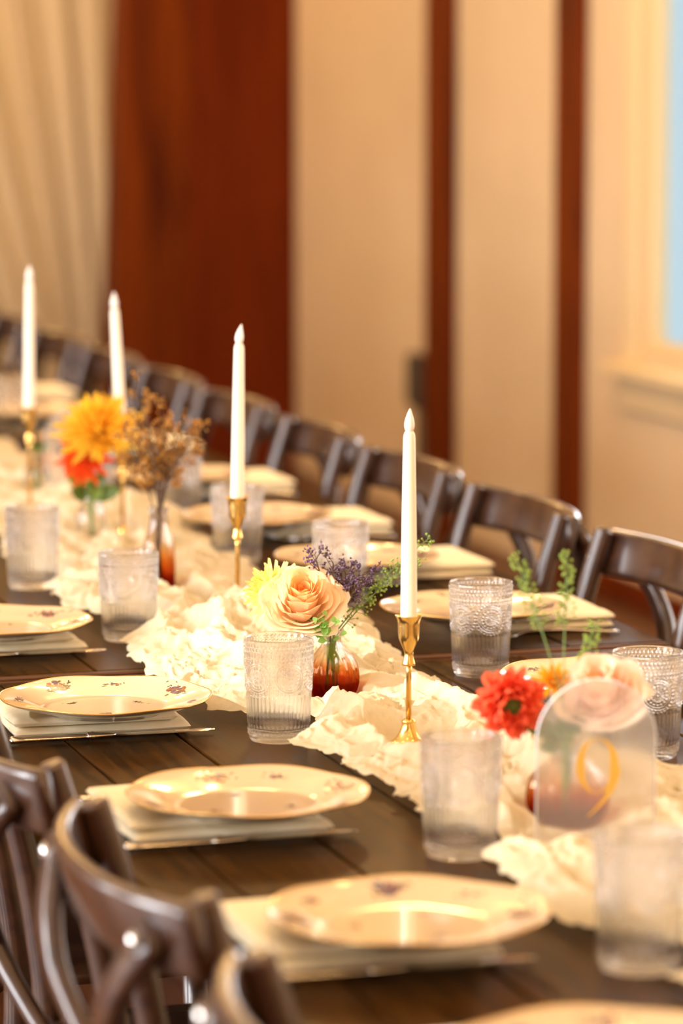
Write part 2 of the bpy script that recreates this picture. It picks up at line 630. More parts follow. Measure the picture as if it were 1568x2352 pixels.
# curtain gathered towards the pier
nu, nv = 220, 40
s_ = np.linspace(0, 1, nu)[:, None]
t_ = np.linspace(0, 1, nv)[None, :]
z = 0.02 + 3.4 * t_
gather = np.clip((z - .35) / 2.4, 0, 1)
xl = 2.75 - 1.3 * gather + 0 * s_
xr = 3.58 + 0.08 * gather + 0 * s_
x = xl + (xr - xl) * (s_ ** (0.75))
ph = s_ * 2 * PI * 8
y = 15.0 + .045 * np.sin(ph) + .02 * np.sin(ph * 2.3 + 1.0) + .02 * np.sin(5 * s_ + 3 * t_)
V = np.stack([x, y + 0 * z, z + 0 * x], -1)
tag(obj('sheer_curtain', mesh('sheer_curtain', V, grid_faces(nu, nv)), 'curtain'), 'pale sheer curtain hanging in slanting folds behind the timber pier', 'curtain')

# ------------------------------------------------------------------ tables
TZ = 0.75
TX0, TX1 = 0.840, 1.938
SEAMS = [TX0, .930, 1.076, 1.22, 1.38, 1.538, 1.69, 1.785, TX1]
TABLES = [(2.26, 4.700, 0.0, 'dark plank table holding the peach rose vase and the number nine sign'),
          (4.712, 7.15, .003, 'dark plank table holding the yellow dahlia and the dried brown flowers'),
          (7.16, 9.60, 0.0, 'dark plank table beyond the one with the yellow dahlia'),
          (9.61, 12.0, 0.0, 'dark plank table end-on to the row, beside the timber pier')]
rng = random.Random(4)
for (ya, yb, dz, lab) in TABLES:
    t = thing('dining_table', lab, 'table', ((TX0 + TX1) / 2, (ya + yb) / 2, 0), 0, 'dark plank tables set end to end')
    cx, cy = (TX0 + TX1) / 2, (ya + yb) / 2
    for a, c in zip(SEAMS[:-1], SEAMS[1:]):
        h = dz + rng.uniform(-.0006, .0006)
        o = obj('plank', MB().box(a + .0012 - cx, c - .0012 - cx, ya + .012 - cy, yb - .012 - cy, TZ - .034, TZ + h - .0005, bev=.0018).mesh('plank', False), 'table', t)
    for yy in (ya, yb - .0115):
        obj('edge_strip', MB().box(TX0 - cx, TX1 - cx, yy - cy, yy + .0115 - cy, TZ - .036, TZ + dz - .0012, bev=.003).mesh('edge_strip', False), 'table_edge', t)
    obj('underlayer', MB().box(TX0 + .01 - cx, TX1 - .01 - cx, ya + .014 - cy, yb - .014 - cy, TZ - .05, TZ - .0345).mesh('underlayer', False), 'gap', t)
    for yy in (ya + .35, yb - .35):
        lg = obj('leg', MB().box(1.30 - cx, 1.46 - cx, yy - .045 - cy, yy + .045 - cy, .07, TZ - .0505, bev=.006).mesh('leg', False), 'table', t)
        obj('foot', MB().box(1.24 - cx, 1.52 - cx, yy - .04 - cy, yy + .04 - cy, 0, .0695, bev=.006).mesh('foot', False), 'table', lg)

# ------------------------------------------------------------------ gauze runner
ys = np.concatenate([np.arange(2.45, 5.6, .0031), np.arange(5.6, 7.4, .006), np.arange(7.4, 10.5, .012)])
nv = 150
q = np.linspace(-1, 1, nv)
Yg, Qg = np.meshgrid(ys, q, indexing='ij')
cx = 1.352 + .030 * np.sin(Yg * 2.1 + .8) + .02 * np.sin(Yg * 5.3)
hwL = .150 + .045 * vnoise(Yg * 3.1, 0 * Yg + 3.3, 1) + .020 * vnoise(Yg * 11, 0 * Yg, 2) + .005 * np.sin(Yg * 70 + 3 * np.sin(Yg * 17))
hwR = .135 + .055 * vnoise(Yg * 3.3, 0 * Yg + 7.7, 5) + .020 * vnoise(Yg * 12, 0 * Yg, 6) + .005 * np.sin(Yg * 64 + 3 * np.sin(Yg * 19))
GL_NEAR = [onz(75, 1352, TZ), onz(296, 1472, TZ), onz(640, 1697, TZ), onz(1057, 1962, TZ), onz(1467, 2222, TZ)]
GL_FAR = [onz(1485, 1735, TZ), onz(1103, 1547, TZ), onz(782, 1392, TZ), onz(545, 1295, TZ), Vector((1.585, 6.26, TZ)), Vector((1.585, 6.95, TZ)), Vector((1.60, 7.86, TZ))]
for p in GL_NEAR:       # the cloth stops short of each tumbler
    hwL = np.minimum(hwL, cx - (p.x + .052) + 1.2 * np.clip(np.abs(Yg - p.y) - .035, 0, None))
for p in GL_FAR:
    hwR = np.minimum(hwR, (p.x - .052) - cx + 1.2 * np.clip(np.abs(Yg - p.y) - .035, 0, None))
X = cx + np.where(Qg < 0, Qg * hwL, Qg * hwR)
wx = X + .05 * (vnoise(X * 9 + 3, Yg * 7, 11) - .5) + .012 * (vnoise(X * 40, Yg * 33, 13) - .5)
wy = Yg + .07 * (vnoise(X * 8, Yg * 6 + 9, 12) - .5) + .012 * (vnoise(X * 37, Yg * 31, 14) - .5)


def ridge(a):
    return 1 - np.sqrt((2 * a - 1) ** 2 + .02)


Z = .018 * ridge(vnoise(wx * 12, wy * 5, 21))
Z += .014 * ridge(vnoise(wx * 16 + wy * 9, wy * 7 - wx * 6, 22))
Z += .013 * ridge(vnoise(wx * 38 + wy * 8, wy * 17, 23))
Z += .0095 * ridge(vnoise(wx * 80, wy * 48, 24))
Z += .0036 * ridge(vnoise(wx * 170, wy * 110, 25))
Z = np.clip(Z, .001, None)
for k_, (off, amp, fr, ph_, hgt, wd_) in enumerate(((-.085, .035, 6.1, 0.3, .017, .011), (-.03, .045, 4.7, 2.0, .021, .013), (.035, .040, 5.3, 4.1, .019, .012), (.09, .030, 6.7, 1.1, .016, .010), (.0, .09, 3.1, .9, .014, .010), (.01, .10, 2.7, 3.7, .013, .009))):
    pth_ = cx + off + amp * np.sin(Yg * fr + ph_) + .012 * np.sin(Yg * 23 + ph_ * 3)
    Z += hgt * (.35 + .65 * vnoise(Yg * 5 + 9 * k_, 0 * Yg, 50 + k_)) * np.exp(-(np.abs(wx - pth_ - .4 * (wx - X)) / wd_) ** 1.5)
big = vnoise(Yg * 2.3, X * 4, 31)
Z *= .62 + .65 * big
Z += .045 * np.exp(-((Yg - 4.78) / .13) ** 2 - ((X - 1.33) / .10) ** 2)     # heap behind the rose
edge_ = 1 - np.abs(Qg) ** 6
Z = Z * (.5 + .5 * edge_)
# hollows where things stand on the cloth
STAND = []


def hollow(p, r, keep=0.0):
    global Z
    d = np.hypot(X - p[0], Yg - p[1])
    k = np.clip((d - r) / (r * .8 + .012), 0, 1)
    k = k * k * (3 - 2 * k)
    Z = Z * (k + keep * (1 - k)) + .002 * (1 - k)


CAND = [((938, 1722), .166, (0.002, .000)), ((546, 1455), .200, (0.003, 0)), ((283, 1264), .189, (-.011, 0)), ((70, 1216), .2185, (.004, 0))]
VASES = {'v1': onz(762, 1608, TZ), 'v2': onz(365, 1380, TZ), 'v3': onz(210, 1260, TZ), 'v4': onz(1302, 1900, TZ), 'v5': onz(88, 1150, TZ)}
SIGNS = [onz(1366, 1962, TZ), onz(183, 1164, TZ)]
cand_base = [onz(*c[0], TZ) for c in CAND]
for p in cand_base:
    hollow(p, .043)
hollow(VASES['v1'], .030)
hollow(VASES['v1'] + Vector((-.015, -.085, 0)), .055, .22)
hollow(VASES['v2'] + Vector((-.015, -.085, 0)), .045, .45)
hollow(VASES['v4'] + Vector((-.02, -.08, 0)), .05, .5)
hollow(VASES['v2'], .028)
hollow(VASES['v3'], .026)
hollow(VASES['v4'], .036)
hollow(VASES['v5'], .026)
for p in SIGNS:
    hollow(p + Vector((.03, .0, 0)), .05)
    hollow(p - Vector((.03, .0, 0)), .05)
X2 = X + (.016 * (vnoise(X * 40, Yg * 30, 41) - .5) + .006 * (vnoise(X * 90, Yg * 90, 43) - .5)) * np.clip(Z / .02, 0, 1)
Y2 = Yg + .016 * (vnoise(X * 40 + 5, Yg * 30 + 5, 42) - .5) * np.clip(Z / .02, 0, 1)
dzt = np.where((Yg > 4.70) & (Yg < 7.16), .003, 0.0)
V = np.stack([X2, Y2, TZ + .0012 + dzt + Z], -1)
run = obj('table_runner', mesh('table_runner', V, grid_faces(len(ys), nv)), 'gauze')
tag(run, 'crumpled cream gauze runner lying along the middle of the tables', 'table runner')

# ------------------------------------------------------------------ chairs
ORD = ('first', 'second', 'third', 'fourth', 'fifth')


def make_chair():
    t = thing('cross_back_chair', 'x', 'chair', group='dark wooden cross-back chairs along the tables')
    for s in (-1, 1):
        y = .215 * s
        pts = smooth_prof([(-.215, .857), (-.183, .75), (-.152, .60), (-.136, .45), (-.150, .25), (-.205, .0)], 5)
        path = [(a, y - s * .012 * max(0, (.857 - z) / .857) * 0 + 0, z) for a, z in pts]
        rad = [.0165 + .003 * math.sin(PI * min(1, z / .6)) for a, z in pts]
        mb = MB().tube([(path[0][0] - .0015, y, .861)] + path, [.012] + rad, 14)
        obj('back_post', autosmooth(mb.mesh('back_post')), 'chair', t)
    # curved top rail wrapped behind the posts
    def rx(y):
        return -.221 - .052 * (1 - min(1, abs(y) / .238) ** 2.2)
    pts = [(rx(.238 * a), .238 * a, .822 - .003 * (1 - a * a)) for a in [-1 + 2 * k / 28 for k in range(29)]]
    obj('top_rail', MB().band(pts, (-.26, 0, .96), .076, .019).mesh('top_rail'), 'chair', t)
    # crossing bentwood slats, bolted to the outer face of the rail
    for s in (-1, 1):
        pts = []
        for k in range(23):
            u = k / 22
            y = s * (.196 - .365 * u)
            z = .826 - .386 * u
            low = -.300 + .155 * u ** 1.3 - .012 * math.sin(PI * u)
            k_ = min(1, max(0, (u - .05) / .25))
            xb = (rx(y) - .0180 - (.822 - z) * -.20) * (1 - k_) + low * k_
            pts.append((xb - .003 * s, y, z))
        obj('cross_slat', MB().band(pts, (0, 1, 0), .044, .022).mesh('cross_slat'), 'chair', t)
    for s in (-1, 1):
        obj('bolt', MB().ball((rx(.19) - .031, .188 * s, .817), .0095, 12, 8, (.55, 1, 1)).mesh('bolt'), 'steel', t)
        obj('screw', MB().ball((-.189, .215 * s, .815), .0075, 10, 6, (.55, 1, 1)).mesh('screw'), 'steel', t)
    # seat: rounded slab on a frame
    n = 40
    prof = [(.92, .440), (.99, .445), (1.0, .455), (.985, .464), (.93, .468), (.5, .461), (.02, .459)]
    v, f = [], []
    for (r, z) in prof:
        for k in range(n):
            a = 2 * PI * k / n
            c, s_ = math.cos(a), math.sin(a)
            e = 2 / 4.5
            v.append((.035 + .20 * r * math.copysign(abs(c) ** e, c), .215 * r * math.copysign(abs(s_) ** e, s_), z))
    for i in range(len(prof) - 1):
        for k in range(n):
            k2 = (k + 1) % n
            f.append((i * n + k, i * n + k2, (i + 1) * n + k2, (i + 1) * n + k))
    f.append(tuple(range(n))[::-1])
    f.append(tuple(range((len(prof) - 1) * n, len(prof) * n)))
    obj('seat', mesh('seat', v, f), 'chair', t)
    for s in (-1, 1):
        obj('leg', MB().tube([(.205, .185 * s, .4395), (.21, .19 * s, .2), (.225, .205 * s, 0)], [.019, .018, .014], 12).mesh('leg'), 'chair', t)
        obj('stretcher', MB().tube([(.195, .200 * s, .17), (-.165, .215 * s, .17)], .010, 8).mesh('stretcher'), 'chair', t)
    obj('stretcher', MB().tube([(.213, -.175, .26), (.213, .175, .26)], .010, 8).mesh('stretcher'), 'chair', t)
    obj('stretcher', MB().tube([(-.153, -.2, .23), (-.153, .2, .23)], .010, 8).mesh('stretcher'), 'chair', t)
    return t


chair = make_chair()
AWAY_C = [(2.55, 'fourth chair from the joint', 0), (3.18, 'third chair from the joint', 0), (3.80, 'second chair from the joint', 0), (4.42, 'first chair from the joint', 0)]
first = True


def put_chair(x, y, rz, label):
    global first
    o = chair if first else copy_tree(chair)
    first = False
    o.location = (x, y, 0)
    o.rotation_euler = (0, 0, rz)
    o['label'] = label


for (y, nm, _), jit in zip(AWAY_C, (.02, 0, -.015, .02)):
    put_chair(.985, y, jit, 'dark cross-back chair away from the wall, %s, rose table' % nm)
FAR_C = [(4.34, 'rose table', 0), (4.95, 'dahlia table', 0), (5.56, 'dahlia table', 1), (6.17, 'dahlia table', 2), (6.78, 'dahlia table', 3),
         (7.42, 'table beyond the dahlia table', 0), (8.03, 'table beyond the dahlia table', 1), (8.64, 'table beyond the dahlia table', 2), (9.25, 'table beyond the dahlia table', 3),
         (9.88, 'table beside the timber pier', 0), (10.5, 'table beside the timber pier', 1)]
for i, (y, nm, k) in enumerate(FAR_C):
    put_chair(1.790, y, PI + (.03, -.02, .0, .02, -.03)[i % 5], 'dark cross-back chair, %s wall-side seat from the joint, %s' % (ORD[k], nm) if nm != 'table beside the timber pier' else
              'dark cross-back chair, %s seat of the far table beside the timber pier' % ORD[k])

# ------------------------------------------------------------------ tumbler
def make_tumbler_mesh():
    nth, nz_ = 540, 262
    Hh = .131
    R0, R1 = .0378, .0438
    th = np.linspace(0, 2 * PI, nth, endpoint=False)
    d = np.linspace(0, 1, nz_)       # distance from the rim, 0..1
    D, T = np.meshgrid(d, th, indexing='ij')
    R = R1 + (R0 - R1) * D ** 1.1
    R = R - .0022 * np.clip((D - .955) / .045, 0, 1) ** 2
    rel = np.zeros_like(D)
    hz = D * Hh

    def beads(d0, n, rad, off=0.0):
        c = (T / (2 * PI) * n + off)
        dx = (c - np.round(c)) * (2 * PI * R / n)
        dz_ = hz - d0 * Hh
        return np.sqrt(np.clip(rad ** 2 - dx ** 2 - dz_ ** 2, 0, None)) * .75

    rel += .0007 * np.exp(-((D - .008) / .008) ** 2)
    rel += beads(.045, 52, .0024) + beads(.088, 52, .0022, .5)
    ribs = np.exp(-((D - .138) / .030) ** 6)
    rel += ribs * .0016 * np.abs(np.cos(T * 26))
    rel += beads(.190, 52, .0023)
    # medallions
    nm = 6
    c = T / (2 * PI) * nm
    a = (c - np.round(c)) * (2 * PI * R / nm)
    tc_ = .357
    bq = hz - tc_ * Hh
    rho = np.hypot(a, bq)
    phi = np.arctan2(bq, a)
    inside = rho < .0195
    rel += .0019 * np.exp(-((rho - .0186) / .0010) ** 2) + .0013 * np.exp(-((rho - .0157) / .0008) ** 2)
    nb = 16
    pc = phi / (2 * PI) * nb
    db = np.hypot((pc - np.round(pc)) * (2 * PI * .0120 / nb), rho - .0120)
    rel += np.sqrt(np.clip(.0019 ** 2 - db ** 2, 0, None)) * .8
    pet = np.clip((.0100 - rho) / .002, 0, 1) * np.clip((rho - .0022) / .001, 0, 1)
    rel += pet * .0014 * np.abs(np.cos(phi * 8))
    rel += np.sqrt(np.clip(.0022 ** 2 - rho ** 2, 0, None)) * .6
    rel += np.where(inside, .0003, 0)
    # beads hugging the medallions and the pricked ground between them
    nb = 28
    pc = phi / (2 * PI) * nb
    db = np.hypot((pc - np.round(pc)) * (2 * PI * .0216 / nb), rho - .0216)
    rel += np.sqrt(np.clip(.0018 ** 2 - db ** 2, 0, None)) * .8 * ((D > .2) & (D < .56))
    ground = (rho > .0228) & (D > .20) & (D < .50)
    rel += np.where(ground, .0003 * np.abs(np.sin(T * 48) * np.sin(hz * 1100)), 0)
    # flutes
    fl = np.clip((D - .525 - .02 * np.abs(np.sin(c * PI)) * 0) / .03, 0, 1) * np.clip((.855 - D) / .03, 0, 1) * (rho > .0225)
    rel += fl * (.0019 * np.sqrt(np.abs(np.cos(T * 22))) - .0006)
    rel += beads(.885, 48, .0022) + beads(.922, 48, .0020, .5)
    Ro = R + rel
    Zo = Hh * (1 - D)
    rings = [np.stack([Ro * np.cos(T), Ro * np.sin(T), Zo], -1)[::-1]]     # bottom -> top
    rim = [(R1 - .0004, Hh + .0006), (R1 - .0012, Hh + .0008), (R1 - .0020, Hh + .0004)]
    inner = [(R1 - .0026, Hh - .001)]
    for k in range(1, 9):
        dd = k / 8 * .86
        inner.append((R1 + (R0 - R1) * dd ** 1.1 - .0028, Hh * (1 - dd)))
    inner += [(R0 - .0055, .0155), (R0 - .010, .0140), (.012, .0135), (.002, .0135)]
    bottom = [(.002, .0012), (R0 - .012, .0012), (R0 - .006, .0), (R0 - .0034, .0)]

    def ring(r, z):
        return np.stack([r * np.cos(th), r * np.sin(th), np.full_like(th, z)], -1)[None]
    allr = np.concatenate([ring(*p) for p in bottom] + rings + [ring(*p) for p in rim + inner], 0)
    nr = allr.shape[0]
    f = grid_faces(nr, nth, True)
    me = mesh('tumbler', allr, f)
    return me


tum_me = make_tumbler_mesh()
tum_me.materials.append(M['glass'])
TL_NEAR = ['embossed glass tumbler by the runner, away from the wall, near the small clear vase',
           'embossed glass tumbler standing in front of the amber dried-flower bottle',
           'embossed glass tumbler standing beside the amber vase of the peach rose',
           'embossed glass tumbler beside the coral zinnia and the frosted number sign',
           'embossed glass tumbler in front of the frosted number sign']
TL_FAR = ['embossed glass tumbler on the wall side, behind the frosted number sign',
          'embossed glass tumbler on the wall side, by the brass candlestick, near the joint',
          'embossed glass tumbler on the wall side, behind the purple statice',
          'embossed glass tumbler on the wall side, behind a white candle of the dahlia table',
          'embossed glass tumbler on the wall side, behind the dried brown flowers',
          'embossed glass tumbler on the wall side, behind the plain frosted sign',
          'embossed glass tumbler on the table beyond the dahlia table']
for p, lab, rz in list(zip(GL_NEAR, TL_NEAR, (.3, .1, -.45, .2, .5))) + list(zip(GL_FAR, TL_FAR, (.45, -.50, .2, .6, .1, .3, .2))):
    dz = .0025 if 4.71 < p.y < 7.15 else -.0004
    tag(obj('glass_tumbler', tum_me, None, None, (p.x, p.y, TZ + dz + .0003), (0, 0, rz)), lab, 'glass', 'embossed glass tumblers on the tables')

# ------------------------------------------------------------------ place settings
PR = .135


def plate_z(r):
    k = np.array([0, .06, .078, .090, .100, .118, .130, .135]) / .135 * PR
    zz = np.array([.0060, .0060, .0066, .0098, .0122, .0165, .0200, .0222])
    return np.interp(r, k, zz)


def scal(a):
    return 1 + .010 * np.abs(np.cos(3 * a)) ** .6 - .006


def make_plate(seed=1):
    t = thing('dinner_plate', 'x', 'plate', group='cream floral dinner plates')
    n = 96
    prof = [(.002, .0060), (.03, .0060), (.06, .0060), (.072, .0062), (.078, .0066), (.084, .0080), (.090, .0098), (.100, .0122), (.110, .0146), (.118, .0165), (.126, .0188), (.131, .0204), (.1335, .0216)]
    rim = [(.1350, .0222), (.1356, .0216), (.1352, .0208)]
    under = [(.131, .0186), (.118, .0138), (.100, .0092), (.090, .0064), (.082, .0042), (.076, .0018), (.074, .0), (.0705, .0), (.069, .0022), (.002, .0024)]
    v, f = [], []
    pr = prof + rim + under
    for (r, z) in pr:
        for k in range(n):
            a = 2 * PI * k / n
            s_ = 1 + (scal(a) - 1) * min(1, max(0, (r - .085) / .05)) ** 1.5
            v.append((r * s_ * math.cos(a), r * s_ * math.sin(a), z + .0012 * math.cos(6 * a) * max(0, (r - .1) / .035)))
    for i in range(len(pr) - 1):
        for k in range(n):
            k2 = (k + 1) % n
            f.append((i * n + k, i * n + k2, (i + 1) * n + k2, (i + 1) * n + k))
    f.append(tuple(range(n))[::-1])
    f.append(tuple(range((len(pr) - 1) * n, len(pr) * n)))
    obj('dish', mesh('dish', v, f), 'porcelain', t)
    mb = MB()
    pts = []
    for k in range(n + 1):
        a = 2 * PI * k / n
        r = .1353 * scal(a)
        pts.append((r * math.cos(a), r * math.sin(a), .0217 + .0012 * math.cos(6 * a)))
    mb.tube(pts, .00095, 6, cap=False)
    obj('gilt_edge', mb.mesh('gilt_edge'), 'gold', t)
    # printed flower sprays
    rg = random.Random(seed)
    v, f, cols = [], [], []
    INK = [(.04, .05, .13), (.17, .025, .015), (.24, .06, .015), (.08, .03, .07), (.035, .05, .012), (.06, .03, .012), (.16, .09, .02), (.22, .06, .04)]

    def blot(x, y, a, l, w_, col):
        r0 = math.hypot(x, y)
        base = len(v)
        m_ = 7
        for k in range(m_):
            u = 2 * PI * k / m_
            px, py = l * math.cos(u), w_ * math.sin(u)
            qx, qy = x + px * math.cos(a) - py * math.sin(a), y + px * math.sin(a) + py * math.cos(a)
            rr = math.hypot(qx, qy)
            an = math.atan2(qy, qx)
            v.append((qx, qy, float(plate_z(rr)) + .0012 * math.cos(6 * an) * max(0, (rr - .1) / .035) + .00035))
        f.append(tuple(range(base, base + m_)))
        cols.append(col)

    def spray(r, an, size, n_):
        x0, y0 = r * math.cos(an), r * math.sin(an)
        dirn = an + PI / 2 + rg.uniform(-.3, .3)
        for q_ in range(n_):
            u = rg.gauss(0, .42)
            w_ = rg.gauss(0, .20)
            x = x0 + size * (u * math.cos(dirn) - w_ * math.sin(dirn))
            y = y0 + size * (u * math.sin(dirn) + w_ * math.cos(dirn))
            core = abs(u) < .35
            col = rg.choice(INK[:4] + INK[7:]) if core else rg.choice(INK[3:7])
            l = size * rg.uniform(.08, .15) * (1.25 if core else 1)
            blot(x, y, rg.uniform(0, PI), l, l * (rg.uniform(.5, .8) if core else .3), col)
        for q_ in range(4):
            a2 = dirn + rg.choice((0, PI)) + rg.uniform(-.5, .5)
            blot(x0 + size * .4 * math.cos(a2), y0 + size * .4 * math.sin(a2), a2, size * .22, .0005, INK[4])
    for k in range(8):
        an = k * PI / 4 + .2 + rg.uniform(-.08, .08)
        spray(.111, an, .031 if k % 2 == 0 else .019, 34 if k % 2 == 0 else 16)
    for k in range(3):
        spray(.05, k * 2.1 + .6, .016, 11)
    me = mesh('floral_print', v, f, False)
    ca = me.color_attributes.new('ink', 'FLOAT_COLOR', 'CORNER')
    arr = []
    for poly, c in zip(me.polygons, cols):
        arr += [*c, 1.0] * poly.loop_total
    ca.data.foreach_set('color', arr)
    tag(obj('floral_print', me, 'ink', t), 'small printed flower sprays', kind='stuff')
    return t


def make_napkin(seed=0):
    """square napkin folded into a soft stack"""
    t = thing('folded_napkin', 'x', 'napkin', group='white folded napkins under the plates')
    rg = np.random.RandomState(seed)
    sx, sy = .232, .215
    z0 = 0.0
    for k in range(2):
        th_ = (.0140, .0118)[k]
        n = 26
        u = np.linspace(-1, 1, n)
        u = np.sign(u) * (1 - (1 - np.abs(u)) ** 1.35)
        ox, oy = ((0, 0), (-.010, .003))[k]
        hx, hy = sx / 2 - (0, .008)[k], sy / 2 - (0, .002)[k]
        U, Vv = np.meshgrid(u, u, indexing='ij')
        wob = .0030 * (vnoise(U * 2 + 7 * k + seed, Vv * 3, seed + k) - .5)
        px = ox + U * hx * (1 - .012 * Vv ** 2) + .003 * (vnoise(Vv * 2 + 3, 0 * U + k, seed + 5) - .5) * np.abs(U)
        py = oy + Vv * hy * (1 - .012 * U ** 2) + .004 * (vnoise(U * 2.5 + 9, 0 * U + k, seed + 9) - .5) * np.abs(Vv)
        rd = np.clip((1 - np.maximum(np.abs(U), np.abs(Vv))) / .10, 0, 1)
        prof_ = np.sqrt(np.clip(1 - (1 - rd) ** 2, 0, 1))
        mid = z0 + th_ / 2
        top = mid + (th_ / 2 + wob) * prof_
        bot = mid - (th_ / 2) * prof_
        top = np.where(prof_ == 0, mid, top)
        Vt = np.stack([px, py, top], -1).reshape(-1, 3)
        Vb = np.stack([px, py, bot], -1).reshape(-1, 3)
        ft = grid_faces(n, n)
        fb = ft[:, ::-1] + n * n
        me = mesh('layer', np.concatenate([Vt, Vb]), np.concatenate([ft, fb]))
        obj('layer', me, 'napkin', t)
        z0 += th_ + .0004
    return t


def make_knife():
    t = thing('table_knife', 'x', 'knife', group='silver table knives')
    # lies along +x, handle at -x
    h = smooth_prof([(.0025, -.135), (.0072, -.133), (.0080, -.127), (.0068, -.120), (.0060, -.115), (.0062, -.09), (.0066, -.06), (.0062, -.042), (.0052, -.036)], 4)
    v, f = [], []
    n = 14

    def lz(prof, ky=1.0, kz=.62):
        v, f = [], []
        for (r, x) in prof:
            for k in range(n):
                a = 2 * PI * k / n
                v.append((x, r * ky * math.cos(a), .0052 + r * kz * math.sin(a)))
        for i in range(len(prof) - 1):
            for k in range(n):
                k2 = (k + 1) % n
                f.append((i * n + k, i * n + k2, (i + 1) * n + k2, (i + 1) * n + k))
        f.append(tuple(range(n))[::-1])
        f.append(tuple(range((len(prof) - 1) * n, len(prof) * n)))
        return v, f
    v, f = lz(h)
    obj('handle', mesh('handle', v, f), 'silver', t)
    v, f = lz([(.0052, -.0358), (.0076, -.034), (.0064, -.031), (.0078, -.028), (.0064, -.024), (.0056, -.016), (.0040, -.006), (.0030, .002)], 1, .75)
    obj('collar', mesh('collar', v, f), 'silver', t)
    xs = np.linspace(.0, .132, 16)
    v, f = [], []
    for x in xs:
        u = x / .132
        top = .0065 + .002 * u if u < .8 else .0081 * math.sqrt(max(0, 1 - ((u - .8) / .2) ** 2)) + .0
        top = max(top, .0008)
        bot = -.0075 * min(1, u * 8) * (1 if u < .85 else max(0.1, 1 - (u - .85) / .17))
        for (yy, zz) in ((bot, .0046), (0, .0060), (top, .0056), (top, .0040), (0, .0036)):
            v.append((x, yy, zz))
    for i in range(15):
        for k in range(5):
            k2 = (k + 1) % 5
            f.append((i * 5 + k, i * 5 + k2, (i + 1) * 5 + k2, (i + 1) * 5 + k))
    f.append((0, 1, 2, 3, 4)[::-1])
    f.append(tuple(range(75, 80)))
    obj('blade', autosmooth(mesh('blade', v, f), 30), 'silver', t)
    return t


def make_fork():
    t = thing('table_fork', 'x', 'fork', group='silver table forks')
    pts = [(-.12, 0, .0035), (-.09, 0, .005), (-.03, 0, .010), (.02, 0, .011), (.045, 0, .006)]
    pth = []
    for a, c in zip(pts[:-1], pts[1:]):
        for k in range(4):
            pth.append(Vector(a).lerp(Vector(c), k / 4))
    pth.append(Vector(pts[-1]))
    mb = MB()
    n = 10
    v, f = [], []
    for i, p in enumerate(pth):
        u = i / (len(pth) - 1)
        wd = .0105 * (1 - u * 1.6) if u < .4 else .0040
        wd = max(.0038, wd)
        if u > .88:
            wd = .004 + (u - .88) / .12 * .006
        for k in range(n):
            a = 2 * PI * k / n
            v.append((p.x, wd * math.cos(a), p.z + .0018 * math.sin(a)))
    for i in range(len(pth) - 1):
        for k in range(n):
            k2 = (k + 1) % n
            f.append((i * n + k, i * n + k2, (i + 1) * n + k2, (i + 1) * n + k))
    f.append(tuple(range(n))[::-1])
    f.append(tuple(range((len(pth) - 1) * n, len(pth) * n)))
    obj('handle', mesh('handle', v, f), 'silver', t)
    obj('fork_bowl', MB().band([(.044, 0, .006), (.055, 0, .0045), (.066, 0, .0045)], (0, 1, 0), .024, .0024).mesh('fork_bowl'), 'silver', t)
    for k in range(4):
        y = (k - 1.5) * .0066
        obj('tine', MB().tube([(.064, y, .0045), (.085, y, .006), (.108, y, .0125)], [.0020, .0018, .0010], 8).mesh('tine'), 'silver', t)
    return t


# protos
plates = [make_plate(3), make_plate(8), make_plate(15)]
naps = [make_napkin(2), make_napkin(5)]
knife = make_knife()
fork = make_fork()
used = set()


def put(proto, loc, rz, label, tilt=None):
    o = proto if proto.name not in used else copy_tree(proto)
    used.add(proto.name)
    o.location = loc
    o.rotation_euler = (tilt[0], tilt[1], rz) if tilt else (0, 0, rz)
    o['label'] = label
    return o


PZ = .80
NEAR_S = [((-3, 1425), 'first', 'dahlia table', 1), ((243, 1592), 'first', 'rose table', 0), ((568, 1812), 'second', 'rose table', 1), ((937, 2085), 'third', 'rose table', 2), ((1400, 2410), 'fourth', 'rose table', 0)]
NAPH = .0262
for i, (pp, od, tb, pk) in enumerate(NEAR_S):
    p = onz(*pp, PZ)
    dz = .003 if p.y > 4.71 else 0
    where = '%s seat from the joint, away from the wall, %s' % (od, tb)
    put(naps[i % 2], (.984, p.y + .075, TZ + dz + .0003), (.01, -.015, .02, 0, .01)[i], 'white folded napkin, ' + where)
    put(plates[pk], (p.x, p.y, TZ + dz + NAPH + .0006), .5 + i * 1.3, 'cream floral plate, ' + where)
    put(knife, (.990, p.y - .052, TZ + dz + .0006), (.0, .0, .015, -.01, 0)[i], 'silver table knife, ' + where)
    put(fork, (.985, p.y + .215, TZ + dz + .0006), 0.0, 'silver table fork, ' + where)
FAR_S = [(onz(1380, 1545, PZ), 'first', 'rose table', 0), (onz(1083, 1390, PZ), 'first', 'dahlia table', 2), (onz(820, 1275, PZ), 'second', 'dahlia table', 1), (onz(590, 1180, PZ), 'third', 'dahlia table', 0),
         (Vector((1.67, 6.58, PZ)), 'fourth', 'dahlia table', 1), (Vector((1.67, 7.3, PZ)), 'first', 'table beyond the dahlia table', 2), (Vector((1.67, 7.92, PZ)), 'second', 'table beyond the dahlia table', 0), (Vector((1.67, 8.55, PZ)), 'third', 'table beyond the dahlia table', 1)]
